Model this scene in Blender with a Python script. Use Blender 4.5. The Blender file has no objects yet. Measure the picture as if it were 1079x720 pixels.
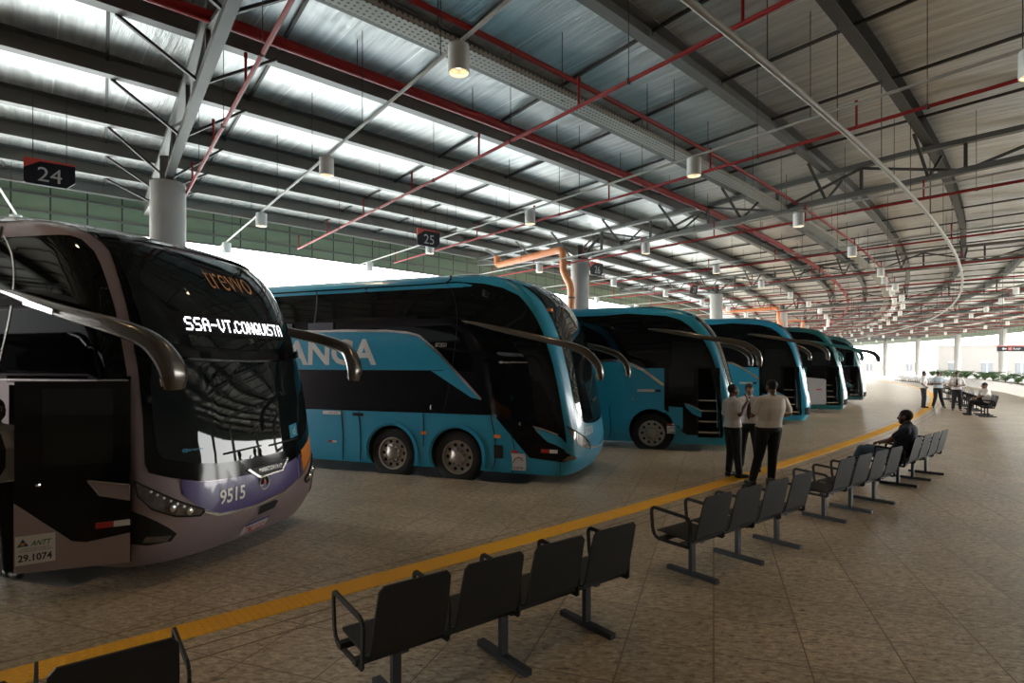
import bpy, bmesh, math, random
import numpy as np
from mathutils import Vector, Matrix
random.seed(7)
PI = math.pi
COL = bpy.context.scene.collection
def R(d): return math.radians(d)

# ------------------------------------------------------------------ materials
MATS = {}
def mat(name, col, rough=0.5, metal=0.0, coat=0.0, var=0.06, vscale=6.0, bump=0.0, bscale=60.0, spec=0.5, emit=None, estr=0.0):
    m = bpy.data.materials.new(name); m.use_nodes = True
    nt = m.node_tree; N = nt.nodes; L = nt.links
    b = N['Principled BSDF']
    b.inputs['Roughness'].default_value = rough
    b.inputs['Metallic'].default_value = metal
    b.inputs['Coat Weight'].default_value = coat
    b.inputs['Coat Roughness'].default_value = 0.06
    b.inputs['Specular IOR Level'].default_value = spec
    tc = N.new('ShaderNodeTexCoord')
    nz = N.new('ShaderNodeTexNoise'); nz.inputs['Scale'].default_value = vscale; nz.inputs['Detail'].default_value = 4
    L.new(tc.outputs['Object'], nz.inputs['Vector'])
    mr = N.new('ShaderNodeMapRange')
    mr.inputs['To Min'].default_value = 1-var; mr.inputs['To Max'].default_value = 1+var
    L.new(nz.outputs['Fac'], mr.inputs['Value'])
    mx = N.new('ShaderNodeVectorMath'); mx.operation = 'SCALE'
    mx.inputs[0].default_value = col[:3]
    L.new(mr.outputs['Result'], mx.inputs['Scale'])
    L.new(mx.outputs['Vector'], b.inputs['Base Color'])
    if bump:
        n2 = N.new('ShaderNodeTexNoise'); n2.inputs['Scale'].default_value = bscale
        L.new(tc.outputs['Object'], n2.inputs['Vector'])
        bp = N.new('ShaderNodeBump'); bp.inputs['Strength'].default_value = bump; bp.inputs['Distance'].default_value = 0.01
        L.new(n2.outputs['Fac'], bp.inputs['Height']); L.new(bp.outputs['Normal'], b.inputs['Normal'])
    if emit:
        b.inputs['Emission Color'].default_value = (*emit, 1); b.inputs['Emission Strength'].default_value = estr
    MATS[name] = m
    return m

M_steel   = mat('galvanised_steel', (0.15,0.143,0.13), 0.5, 0.5, bump=0.1)
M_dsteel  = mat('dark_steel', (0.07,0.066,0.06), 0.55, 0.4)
M_conc    = mat('column_concrete', (0.40,0.385,0.36), 0.8, bump=0.3, bscale=30, var=0.12, vscale=2)
M_red     = mat('red_pipe_paint', (0.27,0.010,0.009), 0.5, spec=.25)
M_white   = mat('white_enamel', (0.70,0.69,0.66), 0.4)
M_cond    = mat('conduit_grey', (0.36,0.34,0.30), 0.5, 0.0, spec=.3)
M_tray    = mat('perforated_tray', (0.36,0.34,0.29), 0.5, 0.5)
M_orange  = mat('orange_drain', (0.62,0.20,0.07), 0.45)
M_lens    = mat('lamp_glow', (0.9,0.8,0.6), 0.4, emit=(1.0,0.80,0.52), estr=10.0)
M_reflect = mat('lamp_reflector', (0.8,0.72,0.6), 0.25, 0.6)
M_green   = None
M_blk     = mat('black_gloss_panel', (0.004,0.004,0.005), 0.10, var=0.2, spec=.25)
M_glass   = mat('tinted_glass', (0.004,0.005,0.006), 0.03, var=0.05, spec=0.25)
M_wglass  = mat('windshield_glass', (0.008,0.011,0.012), 0.02, var=0.05, spec=0.32)
M_rubber  = mat('tyre_rubber', (0.012,0.012,0.012), 0.8, bump=0.3)
M_alu     = mat('wheel_alloy', (0.42,0.38,0.33), 0.35, 0.8)
M_chrome  = mat('chrome_trim', (0.62,0.60,0.57), 0.2, 0.9)
M_teal    = mat('turquoise_paint', (0.018,0.29,0.47), 0.3, 0.0, coat=0.4)
M_teal2   = mat('turquoise_shadow_paint', (0.010,0.12,0.18), 0.3, 0.1, coat=0.5)
M_green2  = mat('deep_green_paint', (0.006,0.11,0.115), 0.3, 0.1, coat=0.5)
M_dgreen  = mat('dark_green_paint', (0.008,0.06,0.06), 0.3, 0.1, coat=0.5)
M_mauve   = mat('mauve_grey_paint', (0.30,0.235,0.25), 0.35, 0.35, coat=0.4)
M_purple  = mat('purple_paint', (0.050,0.028,0.150), 0.35, coat=0.5)
M_borange = mat('orange_paint', (0.70,0.22,0.015), 0.35, coat=0.5)
M_bwhite  = mat('white_paint', (0.66,0.65,0.62), 0.4, coat=0.3)
M_lgrey   = mat('light_grey_paint', (0.42,0.41,0.42), 0.35, 0.2, coat=0.4)
M_roofbr  = mat('taupe_roof_paint', (0.16,0.12,0.10), 0.4, coat=0.3)
M_bronze  = mat('bronze_mirror_paint', (0.10,0.085,0.07), 0.25, 0.5, coat=0.5)
M_lampgl  = mat('headlamp_lens', (0.20,0.18,0.16), 0.08, 0.4, coat=0.8, var=0.5, vscale=25)
M_amber   = mat('amber_lens', (0.75,0.20,0.03), 0.3)
M_redl    = mat('red_reflector', (0.45,0.02,0.02), 0.3)
M_interior= mat('bus_interior', (0.03,0.032,0.035), 0.7)
M_under   = mat('underbody_black', (0.010,0.010,0.010), 0.9)
M_ledtxt  = mat('led_white', (0.8,0.8,0.8), 0.5, emit=(0.93,0.95,1.0), estr=1.6)
M_ledback = mat('led_board', (0.006,0.006,0.007), 0.5, spec=.1)
M_orangetx= mat('orange_lettering', (0.55,0.22,0.06), 0.5)
M_sticker = mat('sticker_white', (0.62,0.60,0.57), 0.5)
M_ink     = mat('ink_black', (0.02,0.02,0.02), 0.5)
M_inkgreen= mat('ink_green', (0.02,0.14,0.05), 0.5)
M_inkblue = mat('ink_blue', (0.02,0.05,0.25), 0.5)
M_seat    = mat('charcoal_seat_metal', (0.022,0.021,0.020), 0.6, 0.0, spec=.2)
M_seatleg = mat('slate_grey_leg', (0.035,0.038,0.045), 0.6, 0.0, spec=.3)
M_seatlt  = mat('pale_seat_metal', (0.36,0.36,0.36), 0.35, 0.4)
M_signblk = mat('sign_navy_black', (0.008,0.009,0.014), 0.6, spec=.2)
M_signred = mat('sign_red', (0.48,0.045,0.03), 0.45)
M_signtx  = mat('sign_lettering', (0.42,0.41,0.40), 0.5)
M_plant   = mat('palm_leaf', (0.035,0.075,0.015), 0.5, var=0.3)
M_soil    = mat('planter_soil', (0.05,0.04,0.03), 0.9, bump=0.6)
M_plantw  = mat('planter_wall_paint', (0.40,0.38,0.35), 0.7)
M_stem    = mat('palm_stem', (0.12,0.08,0.05), 0.8)
M_bldg    = mat('beige_building', (0.085,0.070,0.060), 0.8, vscale=0.3)
M_bwin    = mat('building_window', (0.03,0.032,0.035), 0.3)
M_pink    = mat('pinkish_wall', (0.10,0.070,0.062), 0.8)
M_skin1   = mat('brown_skin', (0.20,0.092,0.055), 0.5)
M_skin2   = mat('dark_brown_skin', (0.135,0.062,0.037), 0.5)
M_hair    = mat('black_hair', (0.010,0.009,0.008), 0.7, bump=0.5, bscale=200)
M_shirt   = mat('white_shirt', (0.66,0.62,0.60), 0.8, bump=0.25, bscale=18)
M_shirtb  = mat('pale_blue_shirt', (0.44,0.52,0.58), 0.8, bump=0.25, bscale=18)
M_shirtp  = mat('cream_shirt', (0.72,0.66,0.60), 0.8, bump=0.2, bscale=14)
M_navy    = mat('navy_tshirt', (0.018,0.025,0.045), 0.85, bump=0.25, bscale=18)
M_jeans   = mat('blue_jeans', (0.045,0.085,0.13), 0.85, bump=0.2)
M_trous   = mat('black_trousers', (0.010,0.011,0.016), 0.8, bump=0.2, bscale=20)
M_shoe    = mat('black_shoe', (0.008,0.008,0.008), 0.3)
M_eye     = mat('eye_white', (0.6,0.58,0.55), 0.3)

def nodes_of(name):
    m = bpy.data.materials.new(name); m.use_nodes = True
    return m, m.node_tree.nodes, m.node_tree.links, m.node_tree.nodes['Principled BSDF']

# fascia cladding : green vertical sheets with dark joints
def mk_fascia():
    m,N,L,b = nodes_of('green_fascia_cladding')
    uv = N.new('ShaderNodeUVMap'); sx = N.new('ShaderNodeSeparateXYZ'); L.new(uv.outputs[0], sx.inputs[0])
    fr = N.new('ShaderNodeMath'); fr.operation='FRACT'; L.new(sx.outputs['X'], fr.inputs[0])
    lt = N.new('ShaderNodeMath'); lt.operation='LESS_THAN'; lt.inputs[1].default_value=0.05; L.new(fr.outputs[0], lt.inputs[0])
    nz = N.new('ShaderNodeTexNoise'); nz.inputs['Scale'].default_value=1.2; L.new(uv.outputs[0], nz.inputs['Vector'])
    cr = N.new('ShaderNodeValToRGB'); cr.color_ramp.elements[0].color=(0.16,0.20,0.125,1); cr.color_ramp.elements[1].color=(0.24,0.29,0.19,1)
    L.new(nz.outputs['Fac'], cr.inputs[0])
    mx = N.new('ShaderNodeMix'); mx.data_type='RGBA'; mx.inputs['B'].default_value=(0.03,0.04,0.025,1)
    L.new(lt.outputs[0], mx.inputs['Factor']); L.new(cr.outputs[0], mx.inputs['A'])
    L.new(mx.outputs['Result'], b.inputs['Base Color']); b.inputs['Roughness'].default_value=0.55
    return m
M_fascia = mk_fascia()

# reflective foil under the roof sheets : uv = (metres along the hall, metres across)
def mk_foil():
    m,N,L,b = nodes_of('silver_roof_foil')
    uv = N.new('ShaderNodeUVMap')
    mp = N.new('ShaderNodeMapping'); mp.inputs['Scale'].default_value=(6.0,0.35,1); L.new(uv.outputs[0], mp.inputs[0])
    nz = N.new('ShaderNodeTexNoise'); nz.inputs['Scale'].default_value=1.0; nz.inputs['Detail'].default_value=6; nz.inputs['Roughness'].default_value=0.62
    L.new(mp.outputs[0], nz.inputs['Vector'])
    mp2 = N.new('ShaderNodeMapping'); mp2.inputs['Scale'].default_value=(2.2,1.1,1); L.new(uv.outputs[0], mp2.inputs[0])
    n2 = N.new('ShaderNodeTexNoise'); n2.inputs['Scale'].default_value=1.0; n2.inputs['Detail'].default_value=3
    L.new(mp2.outputs[0], n2.inputs['Vector'])
    ad = N.new('ShaderNodeMath'); ad.operation='ADD'; L.new(nz.outputs['Fac'], ad.inputs[0]); L.new(n2.outputs['Fac'], ad.inputs[1])
    bp = N.new('ShaderNodeBump'); bp.inputs['Strength'].default_value=0.9; bp.inputs['Distance'].default_value=0.05
    L.new(ad.outputs[0], bp.inputs['Height']); L.new(bp.outputs['Normal'], b.inputs['Normal'])
    # lap joints of the sheets every 1.4 m
    sx = N.new('ShaderNodeSeparateXYZ'); L.new(uv.outputs[0], sx.inputs[0])
    dv = N.new('ShaderNodeMath'); dv.operation='DIVIDE'; dv.inputs[1].default_value=1.35; L.new(sx.outputs['X'], dv.inputs[0])
    fr = N.new('ShaderNodeMath'); fr.operation='FRACT'; L.new(dv.outputs[0], fr.inputs[0])
    lt = N.new('ShaderNodeMath'); lt.operation='LESS_THAN'; lt.inputs[1].default_value=0.022; L.new(fr.outputs[0], lt.inputs[0])
    cr = N.new('ShaderNodeValToRGB'); cr.color_ramp.elements[0].color=(0.50,0.50,0.49,1); cr.color_ramp.elements[1].color=(0.76,0.76,0.74,1)
    cr.color_ramp.elements[0].position=0.35; cr.color_ramp.elements[1].position=0.65
    L.new(nz.outputs['Fac'], cr.inputs[0])
    mx = N.new('ShaderNodeMix'); mx.data_type='RGBA'; mx.inputs['B'].default_value=(0.85,0.85,0.83,1)
    L.new(lt.outputs[0], mx.inputs['Factor']); L.new(cr.outputs[0], mx.inputs['A'])
    L.new(mx.outputs['Result'], b.inputs['Base Color'])
    b.inputs['Metallic'].default_value=0.72; b.inputs['Roughness'].default_value=0.34
    return m
M_foil = mk_foil()

TILE_HEAD = 19.5
def mk_floor():
    m,N,L,b = nodes_of('speckled_granite_tiles')
    tc = N.new('ShaderNodeTexCoord')
    mp = N.new('ShaderNodeMapping'); mp.inputs['Rotation'].default_value=(0,0,R(TILE_HEAD)); mp.inputs['Scale'].default_value=(1/0.6,1/0.6,1)
    L.new(tc.outputs['Object'], mp.inputs[0])
    sx = N.new('ShaderNodeSeparateXYZ'); L.new(mp.outputs[0], sx.inputs[0])
    outs=[]; cells=[]
    for ax in ('X','Y'):
        fr = N.new('ShaderNodeMath'); fr.operation='FRACT'; L.new(sx.outputs[ax], fr.inputs[0])
        sb = N.new('ShaderNodeMath'); sb.operation='SUBTRACT'; sb.inputs[1].default_value=0.5; L.new(fr.outputs[0], sb.inputs[0])
        ab = N.new('ShaderNodeMath'); ab.operation='ABSOLUTE'; L.new(sb.outputs[0], ab.inputs[0])
        gt = N.new('ShaderNodeMath'); gt.operation='GREATER_THAN'; gt.inputs[1].default_value=0.491; L.new(ab.outputs[0], gt.inputs[0])
        outs.append(gt)
        fl = N.new('ShaderNodeMath'); fl.operation='FLOOR'; L.new(sx.outputs[ax], fl.inputs[0]); cells.append(fl)
    jn = N.new('ShaderNodeMath'); jn.operation='MAXIMUM'; L.new(outs[0].outputs[0], jn.inputs[0]); L.new(outs[1].outputs[0], jn.inputs[1])
    cb = N.new('ShaderNodeCombineXYZ'); L.new(cells[0].outputs[0], cb.inputs[0]); L.new(cells[1].outputs[0], cb.inputs[1])
    wn = N.new('ShaderNodeTexWhiteNoise'); L.new(cb.outputs[0], wn.inputs['Vector'])
    # veins run with the tile
    mp2 = N.new('ShaderNodeMapping'); mp2.inputs['Rotation'].default_value=(0,0,R(TILE_HEAD)); mp2.inputs['Scale'].default_value=(13,30,20)
    L.new(tc.outputs['Object'], mp2.inputs[0])
    n1 = N.new('ShaderNodeTexNoise'); n1.inputs['Scale'].default_value=1.0; n1.inputs['Detail'].default_value=7; n1.inputs['Roughness'].default_value=0.80; n1.inputs['Distortion'].default_value=0.6
    L.new(mp2.outputs[0], n1.inputs['Vector'])
    cr = N.new('ShaderNodeValToRGB'); e=cr.color_ramp.elements
    e[0].position=0.36; e[0].color=(0.045,0.035,0.025,1); e[1].position=0.66; e[1].color=(0.68,0.60,0.47,1)
    x=e.new(0.42); x.color=(0.26,0.205,0.14,1); x=e.new(0.54); x.color=(0.46,0.385,0.28,1)
    L.new(n1.outputs['Fac'], cr.inputs[0])
    n3 = N.new('ShaderNodeTexNoise'); n3.inputs['Scale'].default_value=0.55; n3.inputs['Detail'].default_value=5
    L.new(tc.outputs['Object'], n3.inputs['Vector'])
    c3 = N.new('ShaderNodeValToRGB'); c3.color_ramp.elements[0].position=0.35; c3.color_ramp.elements[0].color=(0.78,0.73,0.66,1)
    c3.color_ramp.elements[1].position=0.65; c3.color_ramp.elements[1].color=(1.08,1.04,1.0,1)
    L.new(n3.outputs['Fac'], c3.inputs[0])
    ml = N.new('ShaderNodeMix'); ml.data_type='RGBA'; ml.blend_type='MULTIPLY'; ml.inputs['Factor'].default_value=1
    L.new(cr.outputs[0], ml.inputs['A']); L.new(c3.outputs[0], ml.inputs['B'])
    mr = N.new('ShaderNodeMapRange'); mr.inputs['To Min'].default_value=0.90; mr.inputs['To Max'].default_value=1.08; L.new(wn.outputs['Value'], mr.inputs['Value'])
    sc = N.new('ShaderNodeVectorMath'); sc.operation='SCALE'; L.new(ml.outputs['Result'], sc.inputs[0]); L.new(mr.outputs['Result'], sc.inputs['Scale'])
    mx = N.new('ShaderNodeMix'); mx.data_type='RGBA'; mx.inputs['B'].default_value=(0.16,0.11,0.07,1)
    L.new(jn.outputs[0], mx.inputs['Factor']); L.new(sc.outputs[0], mx.inputs['A'])
    L.new(mx.outputs['Result'], b.inputs['Base Color'])
    r2 = N.new('ShaderNodeMapRange'); r2.inputs['To Min'].default_value=0.28; r2.inputs['To Max'].default_value=0.50; L.new(n3.outputs['Fac'], r2.inputs['Value'])
    L.new(r2.outputs['Result'], b.inputs['Roughness'])
    bp = N.new('ShaderNodeBump'); bp.inputs['Strength'].default_value=0.25; bp.inputs['Distance'].default_value=0.004
    L.new(n1.outputs['Fac'], bp.inputs['Height']); L.new(bp.outputs['Normal'], b.inputs['Normal'])
    return m
M_floor = mk_floor()
M_asph  = mat('yard_concrete', (0.42,0.40,0.37), 0.9, vscale=0.4, var=0.15)
M_yel   = mat('yellow_tactile', (0.80,0.40,0.010), 0.6, var=0.1, vscale=3)
M_grout = mat('brown_grout', (0.17,0.11,0.07), 0.8)
M_wall  = mat('terminal_wall_paint', (0.14,0.12,0.10), 0.8)

# ------------------------------------------------------------------ object helpers
def link(o, parent=None):
    COL.objects.link(o)
    if parent is not None: o.parent = parent
    return o
def mesh_obj(name, verts, faces, m, parent=None, smooth=False, mats=None, midx=None):
    me = bpy.data.meshes.new(name)
    me.from_pydata([tuple(v) for v in verts], [], faces)
    for x in (mats or [m]): me.materials.append(x)
    if midx: me.polygons.foreach_set('material_index', midx)
    if smooth: me.polygons.foreach_set('use_smooth', [True]*len(me.polygons))
    me.update()
    return link(bpy.data.objects.new(name, me), parent)
def bm_obj(name, bm, m, parent=None, smooth=False, angle=None):
    bmesh.ops.recalc_face_normals(bm, faces=bm.faces)
    me = bpy.data.meshes.new(name); bm.to_mesh(me); bm.free()
    me.materials.append(m)
    if smooth:
        me.polygons.foreach_set('use_smooth', [True]*len(me.polygons))
        if angle: me.set_sharp_from_angle(angle=R(angle))
    return link(bpy.data.objects.new(name, me), parent)
def thing(name, label, cat, loc=(0,0,0), rotz=0, group=None):
    o = bpy.data.objects.new(name, None); o.empty_display_size=0.2; COL.objects.link(o)
    o.location = loc; o.rotation_euler = (0,0,rotz)
    return tag(o, label, cat, group)
def tag(o, label, cat, group=None, kind=None):
    o['label']=label; o['category']=cat
    if group: o['group']=group
    if kind: o['kind']=kind
    return o
def struct(o): o['kind']='structure'; return o
def copy_tree(o, parent=None):
    c = o.copy(); COL.objects.link(c)
    if parent is not None: c.parent = parent
    for ch in list(o.children): copy_tree(ch, c)
    return c

class G:
    """vertex/face collector -> one mesh"""
    def __init__(s): s.v=[]; s.f=[]
    def add(s, vs, fs):
        k=len(s.v); s.v += [tuple(v) for v in vs]; s.f += [tuple(k+i for i in f) for f in fs]
    def box(s, c, d, rz=0, M=None):
        x,y,z=d[0]/2,d[1]/2,d[2]/2
        ca,sa=math.cos(rz),math.sin(rz); vs=[]
        for sx,sy,sz in ((-1,-1,-1),(1,-1,-1),(1,1,-1),(-1,1,-1),(-1,-1,1),(1,-1,1),(1,1,1),(-1,1,1)):
            a,b,e=sx*x,sy*y,sz*z
            vs.append((c[0]+a*ca-b*sa, c[1]+a*sa+b*ca, c[2]+e))
        s.add(vs, [(3,2,1,0),(4,5,6,7),(0,1,5,4),(1,2,6,5),(2,3,7,6),(3,0,4,7)])
    def bar(s, p, q, w, h, up=(0,0,1)):
        p=Vector(p); q=Vector(q); d=(q-p).normalized(); up=Vector(up)
        sd=d.cross(up)
        if sd.length<1e-4: sd=d.cross(Vector((1,0,0)))
        sd.normalize(); u=sd.cross(d).normalized()
        vs=[]
        for e in (p,q):
            for a,b in ((-1,-1),(1,-1),(1,1),(-1,1)): vs.append(e+sd*a*w/2+u*b*h/2)
        s.add(vs, [(3,2,1,0),(4,5,6,7),(0,1,5,4),(1,2,6,5),(2,3,7,6),(3,0,4,7)])
    def tube(s, pts, r, n=8, cap=True):
        pts=[Vector(p) for p in pts]; rr = r if isinstance(r,(list,tuple)) else [r]*len(pts)
        base=None; rings=[]
        for i,p in enumerate(pts):
            d=(pts[min(i+1,len(pts)-1)]-pts[max(i-1,0)]).normalized()
            if base is None:
                base=d.orthogonal().normalized()
            else:
                base=(base-d*base.dot(d)).normalized()
            b2=d.cross(base)
            rings.append([p+(base*math.cos(2*PI*k/n)+b2*math.sin(2*PI*k/n))*rr[i] for k in range(n)])
        vs=[v for r_ in rings for v in r_]; fs=[]
        for i in range(len(pts)-1):
            for k in range(n):
                a=i*n+k; b=i*n+(k+1)%n; fs.append((a,b,b+n,a+n))
        if cap: fs.append(tuple(range(n))[::-1]); fs.append(tuple((len(pts)-1)*n+k for k in range(n)))
        s.add(vs,fs)
    def lathe(s, prof, c=(0,0,0), axis='z', n=24, cap=True):
        """prof: list of (radius, height)"""
        vs=[]
        for (r,h) in prof:
            for k in range(n):
                a=2*PI*k/n; x,y=r*math.cos(a),r*math.sin(a)
                vs.append({'z':(c[0]+x,c[1]+y,c[2]+h),'y':(c[0]+x,c[1]+h,c[2]+y),'x':(c[0]+h,c[1]+x,c[2]+y)}[axis])
        fs=[]
        for i in range(len(prof)-1):
            for k in range(n):
                a=i*n+k; b=i*n+(k+1)%n; fs.append((a,b,b+n,a+n))
        if cap: fs.append(tuple(range(n))[::-1]); fs.append(tuple((len(prof)-1)*n+k for k in range(n)))
        s.add(vs,fs)
    def obj(s, name, m, parent=None, smooth=False, angle=None):
        o=mesh_obj(name, s.v, s.f, m, parent, smooth)
        if smooth and angle: o.data.set_sharp_from_angle(angle=R(angle))
        return o

# ------------------------------------------------------------------ plan of the hall
CX, CY, R0 = -118.2, 139.5, 178.0      # centre of the curved platform, radius of the yellow line
def PT(n, phi, h=0.0):
    r=R0+n; a=R(phi); return Vector((CX+r*math.cos(a), CY+r*math.sin(a), h))
def n_of(x,y): return math.hypot(x-CX,y-CY)-R0
def phi_of(x,y): return math.degrees(math.atan2(y-CY,x-CX))
ROOFP = [(-19.5,8.1),(-6,8.2),(2,8.45),(8,8.2),(15.5,7.6),(18,7.4)]
def roof_h(n): return float(np.interp(n,[p[0] for p in ROOFP],[p[1] for p in ROOFP]))
PSI = -4.7
def cross_dir(phi): a=R(phi+PSI); return Vector((math.cos(a),math.sin(a),0))
PH_A, PH_B = -84.0, 6.0

def arc_sweep(name, sect, ph0, ph1, step, m, parent=None, smooth=False, uv=False, closed=True):
    """sect: list of (n,h) profile points swept along the curved hall"""
    k=max(1,int(math.ceil((ph1-ph0)/step))); vs=[]; fs=[]; ns=len(sect)
    for i in range(k+1):
        ph=ph0+(ph1-ph0)*i/k
        for (n,h) in sect: vs.append(PT(n,ph,h))
    top=ns if closed else ns-1
    for i in range(k):
        for j in range(top):
            a=i*ns+j; b=i*ns+(j+1)%ns; fs.append((a,b,b+ns,a+ns))
    if closed:
        fs.append(tuple(range(ns))[::-1]); fs.append(tuple(k*ns+j for j in range(ns)))
    o=mesh_obj(name,vs,fs,m,parent,smooth)
    if uv:
        ul=o.data.uv_layers.new(name='UVMap')
        acc=[0]
        for j in range(1,ns): acc.append(acc[-1]+math.dist(sect[j],sect[j-1]))
        for lp in o.data.loops:
            vi=lp.vertex_index; i=vi//ns; j=vi%ns
            ul.data[lp.index].uv=((ph0+(ph1-ph0)*i/k)*PI/180*170, acc[j])
    return o

# ------------------------------------------------------------------ buses
def dep_mesh(o):
    dg=bpy.context.evaluated_depsgraph_get(); dg.update()
    return bpy.data.meshes.new_from_object(o.evaluated_get(dg), depsgraph=dg)
def bake(o):
    """apply the modifiers of o"""
    me=dep_mesh(o); o.modifiers.clear(); old=o.data; o.data=me; return o
def boolean_cut(o, cutters):
    for c in cutters:
        md=o.modifiers.new('b','BOOLEAN'); md.operation='DIFFERENCE'; md.solver='EXACT'; md.object=c
    bpy.context.view_layer.update()
    bake(o)
    for c in cutters: bpy.data.objects.remove(c, do_unlink=True)

def text_polys(txt, w=None, h=None, bold=0.0, shear=0.0, spacing=1.0):
    """text as flat triangles, x in 0..w, y in 0..h"""
    cu=bpy.data.curves.new('t','FONT'); cu.body=txt; cu.offset=bold; cu.shear=shear; cu.space_character=spacing; cu.resolution_u=3
    o=bpy.data.objects.new('t',cu); COL.objects.link(o); bpy.context.view_layer.update()
    me=dep_mesh(o); vs=[tuple(v.co) for v in me.vertices]; fs=[tuple(p.vertices) for p in me.polygons]
    bpy.data.objects.remove(o, do_unlink=True); bpy.data.meshes.remove(me); bpy.data.curves.remove(cu)
    x0=min(v[0] for v in vs); x1=max(v[0] for v in vs); y0=min(v[1] for v in vs); y1=max(v[1] for v in vs)
    sx=(w/(x1-x0)) if w else None; sy=(h/(y1-y0)) if h else sx
    if sx is None: sx=sy
    return [((v[0]-x0)*sx,(v[1]-y0)*sy) for v in vs], fs
FONT57={'S':["01111","10000","10000","01110","00001","00001","11110"],'A':["01110","10001","10001","11111","10001","10001","10001"],
'-':["00000","00000","00000","11111","00000","00000","00000"],'V':["10001","10001","10001","10001","10001","01010","00100"],
'T':["11111","00100","00100","00100","00100","00100","00100"],'.':["0","0","0","0","0","1","1"],
'C':["01110","10001","10000","10000","10000","10001","01110"],'O':["01110","10001","10001","10001","10001","10001","01110"],
'N':["10001","11001","11001","10101","10011","10011","10001"],'Q':["01110","10001","10001","10001","10101","10010","01101"],
'U':["10001","10001","10001","10001","10001","10001","01110"],'I':["1","1","1","1","1","1","1"]}
def led_polys(txt, w, h):
    vs=[];fs=[];x=0
    for ch in txt:
        g=FONT57[ch]
        for r,row in enumerate(g):
            for c,b in enumerate(row):
                if b=='1':
                    k=len(vs); X=x+c; Y=6-r
                    vs+= [(X-.1,Y),(X+1.1,Y),(X+1.1,Y+1.0),(X-.1,Y+1.0)]; fs.append((k,k+1,k+2,k+3))
        x+=len(g[0])+1.3
    s=w/(x-1.3)
    return [(v[0]*s,v[1]*h/7) for v in vs], fs

def smooth_interp(z, pts):
    xs=[p[0] for p in pts]; ys=[p[1] for p in pts]
    return float(np.mean([np.interp(z+d,xs,ys) for d in (-.10,-.05,0,.05,.10)]))

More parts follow.
